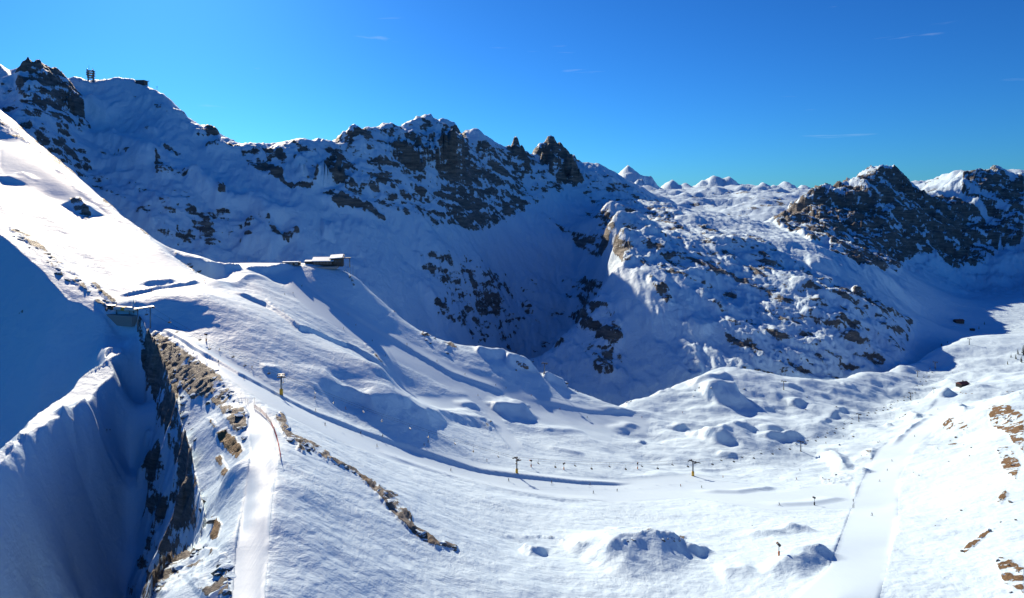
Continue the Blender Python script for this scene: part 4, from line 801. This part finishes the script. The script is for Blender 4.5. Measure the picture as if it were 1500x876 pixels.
for (a, b, h, lab) in ((116, 121, 8, 'short mast on the snow saddle beside the telecommunication tower'), (218, 126, 13, 'thin mast just below the summit station'), (230, 131, 9, 'marker mast on the ridge below the summit station')):
    g = groundB(a, b); t = thing('summit_mast', lab, 'mast', g - Vector((0, 0, 1)), 0, 'summit masts'); obj('pole', tube(nb(), (0, 0, 0), (0, 0, h), .4, .25), M_STEEL, t); obj('head', box(nb(), (0, 0, h), (2.2, 1.2, 1.6)), M_DARK, t)

# ------------------------------------------------------------------ valley lodges and trees
def chalet(g, w, d, h, rz, label, roofm):
    t = thing('lodge', label, 'building', g + Vector((0, 2, -1)), rz)
    wa = obj('wall', box(nb(), (0, 0, h / 2), (w, d, h)), M_WOOD, t)
    for i in range(max(2, int(w / 5))): obj('window', box(nb(), (-w / 2 + (i + .5) * w / max(2, int(w / 5)), -d / 2 - .05, h * .55), (1.8, .12, 1.5)), M_GLASS, wa)
    bm = nb(); e = 1.2; v = [bm.verts.new(p) for p in ((-w / 2 - e, -d / 2 - e, h), (w / 2 + e, -d / 2 - e, h), (w / 2 + e, d / 2 + e, h), (-w / 2 - e, d / 2 + e, h), (-w / 2 - e, 0, h + d * .32), (w / 2 + e, 0, h + d * .32))]
    for f in ((0, 1, 5, 4), (2, 3, 4, 5), (0, 4, 3), (1, 2, 5), (3, 2, 1, 0)): bm.faces.new([v[i] for i in f])
    r = obj('roof', bm, roofm, t); obj('chimney', box(nb(), (w * .2, d * .15, h + d * .3), (1.2, 1.2, 2.4)), M_CONC, r); return t
chalet(groundB(1405, 474), 24, 12, 8, R(5), 'brown lodge with red roof out on the valley plain', M_REDROOF)
chalet(ground(1411, 566), 15, 9, 5, R(20), 'dark red-roofed lodge tucked behind the grassy knoll', M_REDROOF)
chalet(groundB(1425, 485), 9, 7, 5, R(-10), 'small dark barn beside the brown lodge on the plain', M_DARK)
def conifer(g, h, seed, label, group):
    r = random.Random(seed); t = thing('conifer_tree', label, 'tree', g - Vector((0, 0, .3)), r.uniform(0, 6), group)
    obj('trunk', tube(nb(), (0, 0, 0), (0, 0, h * .95), h * .03, h * .006, 6), M_BARK, t)
    bm = nb()
    for i in range(130):
        f = r.random() ** .8; z = h * (.10 + .88 * f); rad = h * .24 * (1 - f) ** .85 * r.uniform(.6, 1.1) + .05; a = r.uniform(0, 6.28)
        c, s_ = math.cos(a), math.sin(a); w_ = rad * .32 + .08
        p = [(c * rad * .1, s_ * rad * .1, z + rad * .1), (c * rad * .6 - s_ * w_, s_ * rad * .6 + c * w_, z - rad * .12), (c * rad, s_ * rad, z - rad * .35), (c * rad * .6 + s_ * w_, s_ * rad * .6 - c * w_, z - rad * .12)]
        bm.faces.new([bm.verts.new(q) for q in p])
    obj('crown', bm, M_NEEDLE, t); return t
for k, (a, b, hp) in enumerate(((1499, 520, 16), (1491, 519, 9), (1488, 526, 8), (1496, 531, 10), (1481, 524, 6), (1476, 534, 6), (1442, 476, 5), (1434, 482, 5), (1388, 505, 6), (1379, 508, 5), (1395, 507, 5))):
    g = ground(a, b) if b > 515 else groundB(a, b)
    conifer(g, max(4, hp * g.y / F), k, 'dark conifer in the small clump beside the valley plain' if k < 6 else 'tiny lone conifer out on the snowy valley plain', 'conifers at the rim' if k < 6 else 'conifers on the plain')

# ------------------------------------------------------------------ snow guns, fence, marker poles
GUNS = [(826, 688, 'orange snow gun on a post beside the chairlift piste'), (934, 687, 'orange snow gun on a post casting a shadow near the end of the bank'), (1141, 814, 'orange snow gun on a post beside the bank of the broad piste'), (1193, 740, 'dark snow gun on a post where the pistes join'), (778, 684, 'small snow gun just past the second yellow-based pylon'), (302, 500, 'orange snow gun at the top of the ploughed bank')]
for k, (a, b, lab) in enumerate(GUNS):
    g = ground(a, b); t = thing('snow_gun', lab, 'snow gun', g - Vector((0, 0, .3)), R(30 + 40 * k), 'snow guns'); hh_ = 4.6
    obj('post', tube(nb(), (0, 0, 0), (0, 0, hh_), .16), M_STEEL, t); obj('base_pad', tube(nb(), (0, 0, 0), (0, 0, 2.2), .42, n=12), M_ORANGE if k != 3 else M_DARK, t, True)
    fan = obj('fan_barrel', tube(nb(), (-.7, 0, hh_ + .3), (.9, 0, hh_ + .75), .62, .5, 14), M_DARK, t, True); obj('nozzle_ring', tube(nb(), (.9, 0, hh_ + .75), (1.1, 0, hh_ + .81), .56, .56, 14), M_ORANGE, fan)
fp = [(353, 583), (363, 592), (372, 598), (381, 604), (390, 613), (397, 623), (402, 634), (406, 646), (409, 660), (411, 674)]
gfp = [ground(*p) for p in fp]
t = thing('safety_fence', 'red safety net fence on thin posts around the top of the ramp', 'fence', gfp[0])
for p in gfp: obj('post', tube(nb(), p - gfp[0] - Vector((0, 0, .4)), p - gfp[0] + Vector((0, 0, 3.0)), .07, n=6), M_DARK, t)
for k, (p, q) in enumerate(zip(gfp[:-1], gfp[1:])):
    if k < 2: continue
    bm = nb(); a, b = p - gfp[0], q - gfp[0]
    for z in np.linspace(.3, 2.2, 9): tube(bm, a + Vector((0, 0, z)), b + Vector((0, 0, z)), .035, n=4)
    for i in range(13): c = a.lerp(b, i / 12); tube(bm, c + Vector((0, 0, .3)), c + Vector((0, 0, 2.2)), .035, n=4)
    obj('net', bm, M_RED, t)
POLES = [(218, 427, 'marker'), (224, 426, 'marker'), (297, 417, 'marker'), (360, 592, ''), (373, 590, ''), (350, 590, ''), (443, 420, ''), (510, 462, ''), (596, 509, '')]
for a, b, _ in POLES:
    g = ground(a, b); o = thing('marker_pole', 'thin marker pole at the edge of a groomed run', 'pole', g - Vector((0, 0, .2)), 0, 'piste marker poles')
    obj('rod', tube(nb(), (0, 0, 0), (0, 0, 3.0), .06, n=6), M_DARK, o); obj('band', tube(nb(), (0, 0, 2.4), (0, 0, 2.8), .11, n=8), M_ORANGE, o)

# ------------------------------------------------------------------ skiers
JACKETS = [('black', (0.02, 0.02, 0.025)), ('navy', (0.02, 0.035, 0.09)), ('red', (0.35, 0.03, 0.03)), ('orange', (0.55, 0.16, 0.03)), ('green', (0.05, 0.16, 0.07)), ('grey', (0.14, 0.14, 0.15))]
JM = {n: pmat('jacket_' + n, c, 0.75) for n, c in JACKETS}; M_PANTS = pmat('ski_trousers', (0.03, 0.03, 0.035), 0.8)
def body_mesh(crouch, jm):
    """a skier's body: one skin surface grown on a small skeleton"""
    k = crouch
    J = [(0, 0, .92 - .1 * k), (.04 + .06 * k, 0, 1.12 - .1 * k), (.08 + .16 * k, 0, 1.40 - .14 * k), (.10 + .2 * k, 0, 1.50 - .15 * k), (.12 + .24 * k, 0, 1.68 - .16 * k)]
    E = [(0, 1), (1, 2), (2, 3), (3, 4)]; RR = [.15, .15, .16, .07, .115]
    for s in (-1, 1):
        b = len(J); J += [(.06 + .16 * k, s * .2, 1.38 - .14 * k), (.12 + .2 * k, s * .30, 1.12 - .1 * k), (.36 + .2 * k, s * .32, 1.02 - .05 * k), (.42 + .2 * k, s * .32, 1.01 - .05 * k)]; E += [(2, b), (b, b + 1), (b + 1, b + 2), (b + 2, b + 3)]; RR += [.085, .068, .05, .055]
        b = len(J); J += [(.0, s * .12, .84 - .1 * k), (.14 + .14 * k, s * .14, .48 - .04 * k), (-.02, s * .14, .12), (.12, s * .14, .06)]; E += [(0, b), (b, b + 1), (b + 1, b + 2), (b + 2, b + 3)]; RR += [.115, .085, .07, .06]
    me = bpy.data.meshes.new('body'); me.from_pydata(J, E, []); o = bpy.data.objects.new('tmp', me); col.objects.link(o)
    sk_ = o.modifiers.new('s', 'SKIN'); o.modifiers.new('d', 'SUBSURF').levels = 1
    for i, v in enumerate(me.skin_vertices[0].data): v.radius = (RR[i], RR[i]); v.use_root = (i == 0)
    dg = bpy.context.evaluated_depsgraph_get(); out = bpy.data.meshes.new_from_object(o.evaluated_get(dg)); bpy.data.objects.remove(o)
    out.materials.clear(); out.materials.append(JM[jm]); out.materials.append(M_PANTS); out.materials.append(M_SKIN)
    zt = .90 - .1 * k
    for p in out.polygons: p.use_smooth = True; p.material_index = 1 if p.center.z < zt else (2 if p.center.z > 1.52 - .15 * k else 0)
    return out
PROTO = {}
for jn, _ in JACKETS:
    for cr in (0, 1):
        t = thing('person', 'x', 'person', (0, 0, -500), 0, 'skiers')
        o = bpy.data.objects.new('body', body_mesh(cr, jn)); col.objects.link(o); o.parent = t
        hx, hz = .12 + .24 * cr, 1.70 - .16 * cr; bm = nb(); bmesh.ops.create_uvsphere(bm, u_segments=10, v_segments=6, radius=.135, matrix=Matrix.Translation((hx - .01, 0, hz + .04)))
        obj('helmet', bm, M_DARK, t, True)
        for s in (-1, 1):
            bm = nb(); box(bm, (.12, s * .14, .02), (1.7, .1, .03)); box(bm, (1.02, s * .14, .06), (.16, .1, .02), (0, R(-28), 0)); obj('ski', bm, M_DARK, t)
            obj('ski_pole', tube(nb(), (.42 + .2 * cr, s * .34, 1.02), (.25 - .6 * cr, s * .44, .04 + .3 * cr), .02, n=5), M_STEEL, t)
        PROTO[(jn, cr)] = t
SK = [('on the chairlift piste', [(321, 514), (320, 532), (369, 540), (357, 556), (461, 584), (462, 603), (476, 624), (506, 600), (528, 636), (552, 655), (621, 653), (627, 648), (713, 676), (808, 708), (864, 711), (869, 723), (904, 720), (997, 713), (1028, 715), (660, 690), (745, 705), (560, 640), (1059, 700)]),
      ('on the piste below the mountain station', [(442, 420), (417, 432), (429, 430), (503, 482), (564, 522), (596, 505), (681, 549), (726, 565), (741, 569), (778, 580), (640, 530), (820, 600), (521, 477), (545, 500), (700, 580), (860, 612)]),
      ('on the narrow traverse from the lower lift terminal', [(187, 436), (300, 413), (222, 426)]),
      ('on the broad curving piste', [(1307, 676), (1289, 706), (1278, 756), (1340, 640), (1374, 600), (1374, 658), (1250, 735), (1300, 690)]),
      ('among the hummocks of the plateau', [(1172, 690), (1167, 703), (1289, 648), (1090, 570), (1235, 640), (1210, 650), (1135, 600), (1000, 605), (940, 612), (1142, 740)]),
      ('on the flat valley side of the plateau', [(1324, 553), (1330, 553), (1353, 551), (1359, 553), (1395, 546), (1405, 545), (1340, 556)])]
rk_ = random.Random(5); seen = set()
for where, spots in SK:
    for (a, b) in spots:
        jn = rk_.choices([n for n, _ in JACKETS], (6, 4, 3, 2, 1, 3))[0]; cr = rk_.randint(0, 1); g = ground(a, b)
        # stand on the groomed sheet, skis along the fall line
        e = 2.0; dx = zat(g.x + e, g.y) - zat(g.x - e, g.y); dy = zat(g.x, g.y + e) - zat(g.x, g.y - e); rz = math.atan2(-dy, -dx) + rk_.uniform(-.6, .6)
        lab = 'skier in a %s jacket, %s, %s' % (jn, 'crouching' if cr else 'standing upright', where); p = PROTO[(jn, cr)]
        loc = (g.x, g.y, zat(g.x, g.y) + .16)
        if (jn, cr) in seen: dup(p, loc, rz, lab, 1.1)
        else: p.location = loc; p.rotation_euler = (0, 0, rz); p.scale = (1.1,) * 3; p['label'] = lab; seen.add((jn, cr))
for k, p in PROTO.items():
    if k not in seen:
        for c in list(p.children): bpy.data.objects.remove(c)
        bpy.data.objects.remove(p)
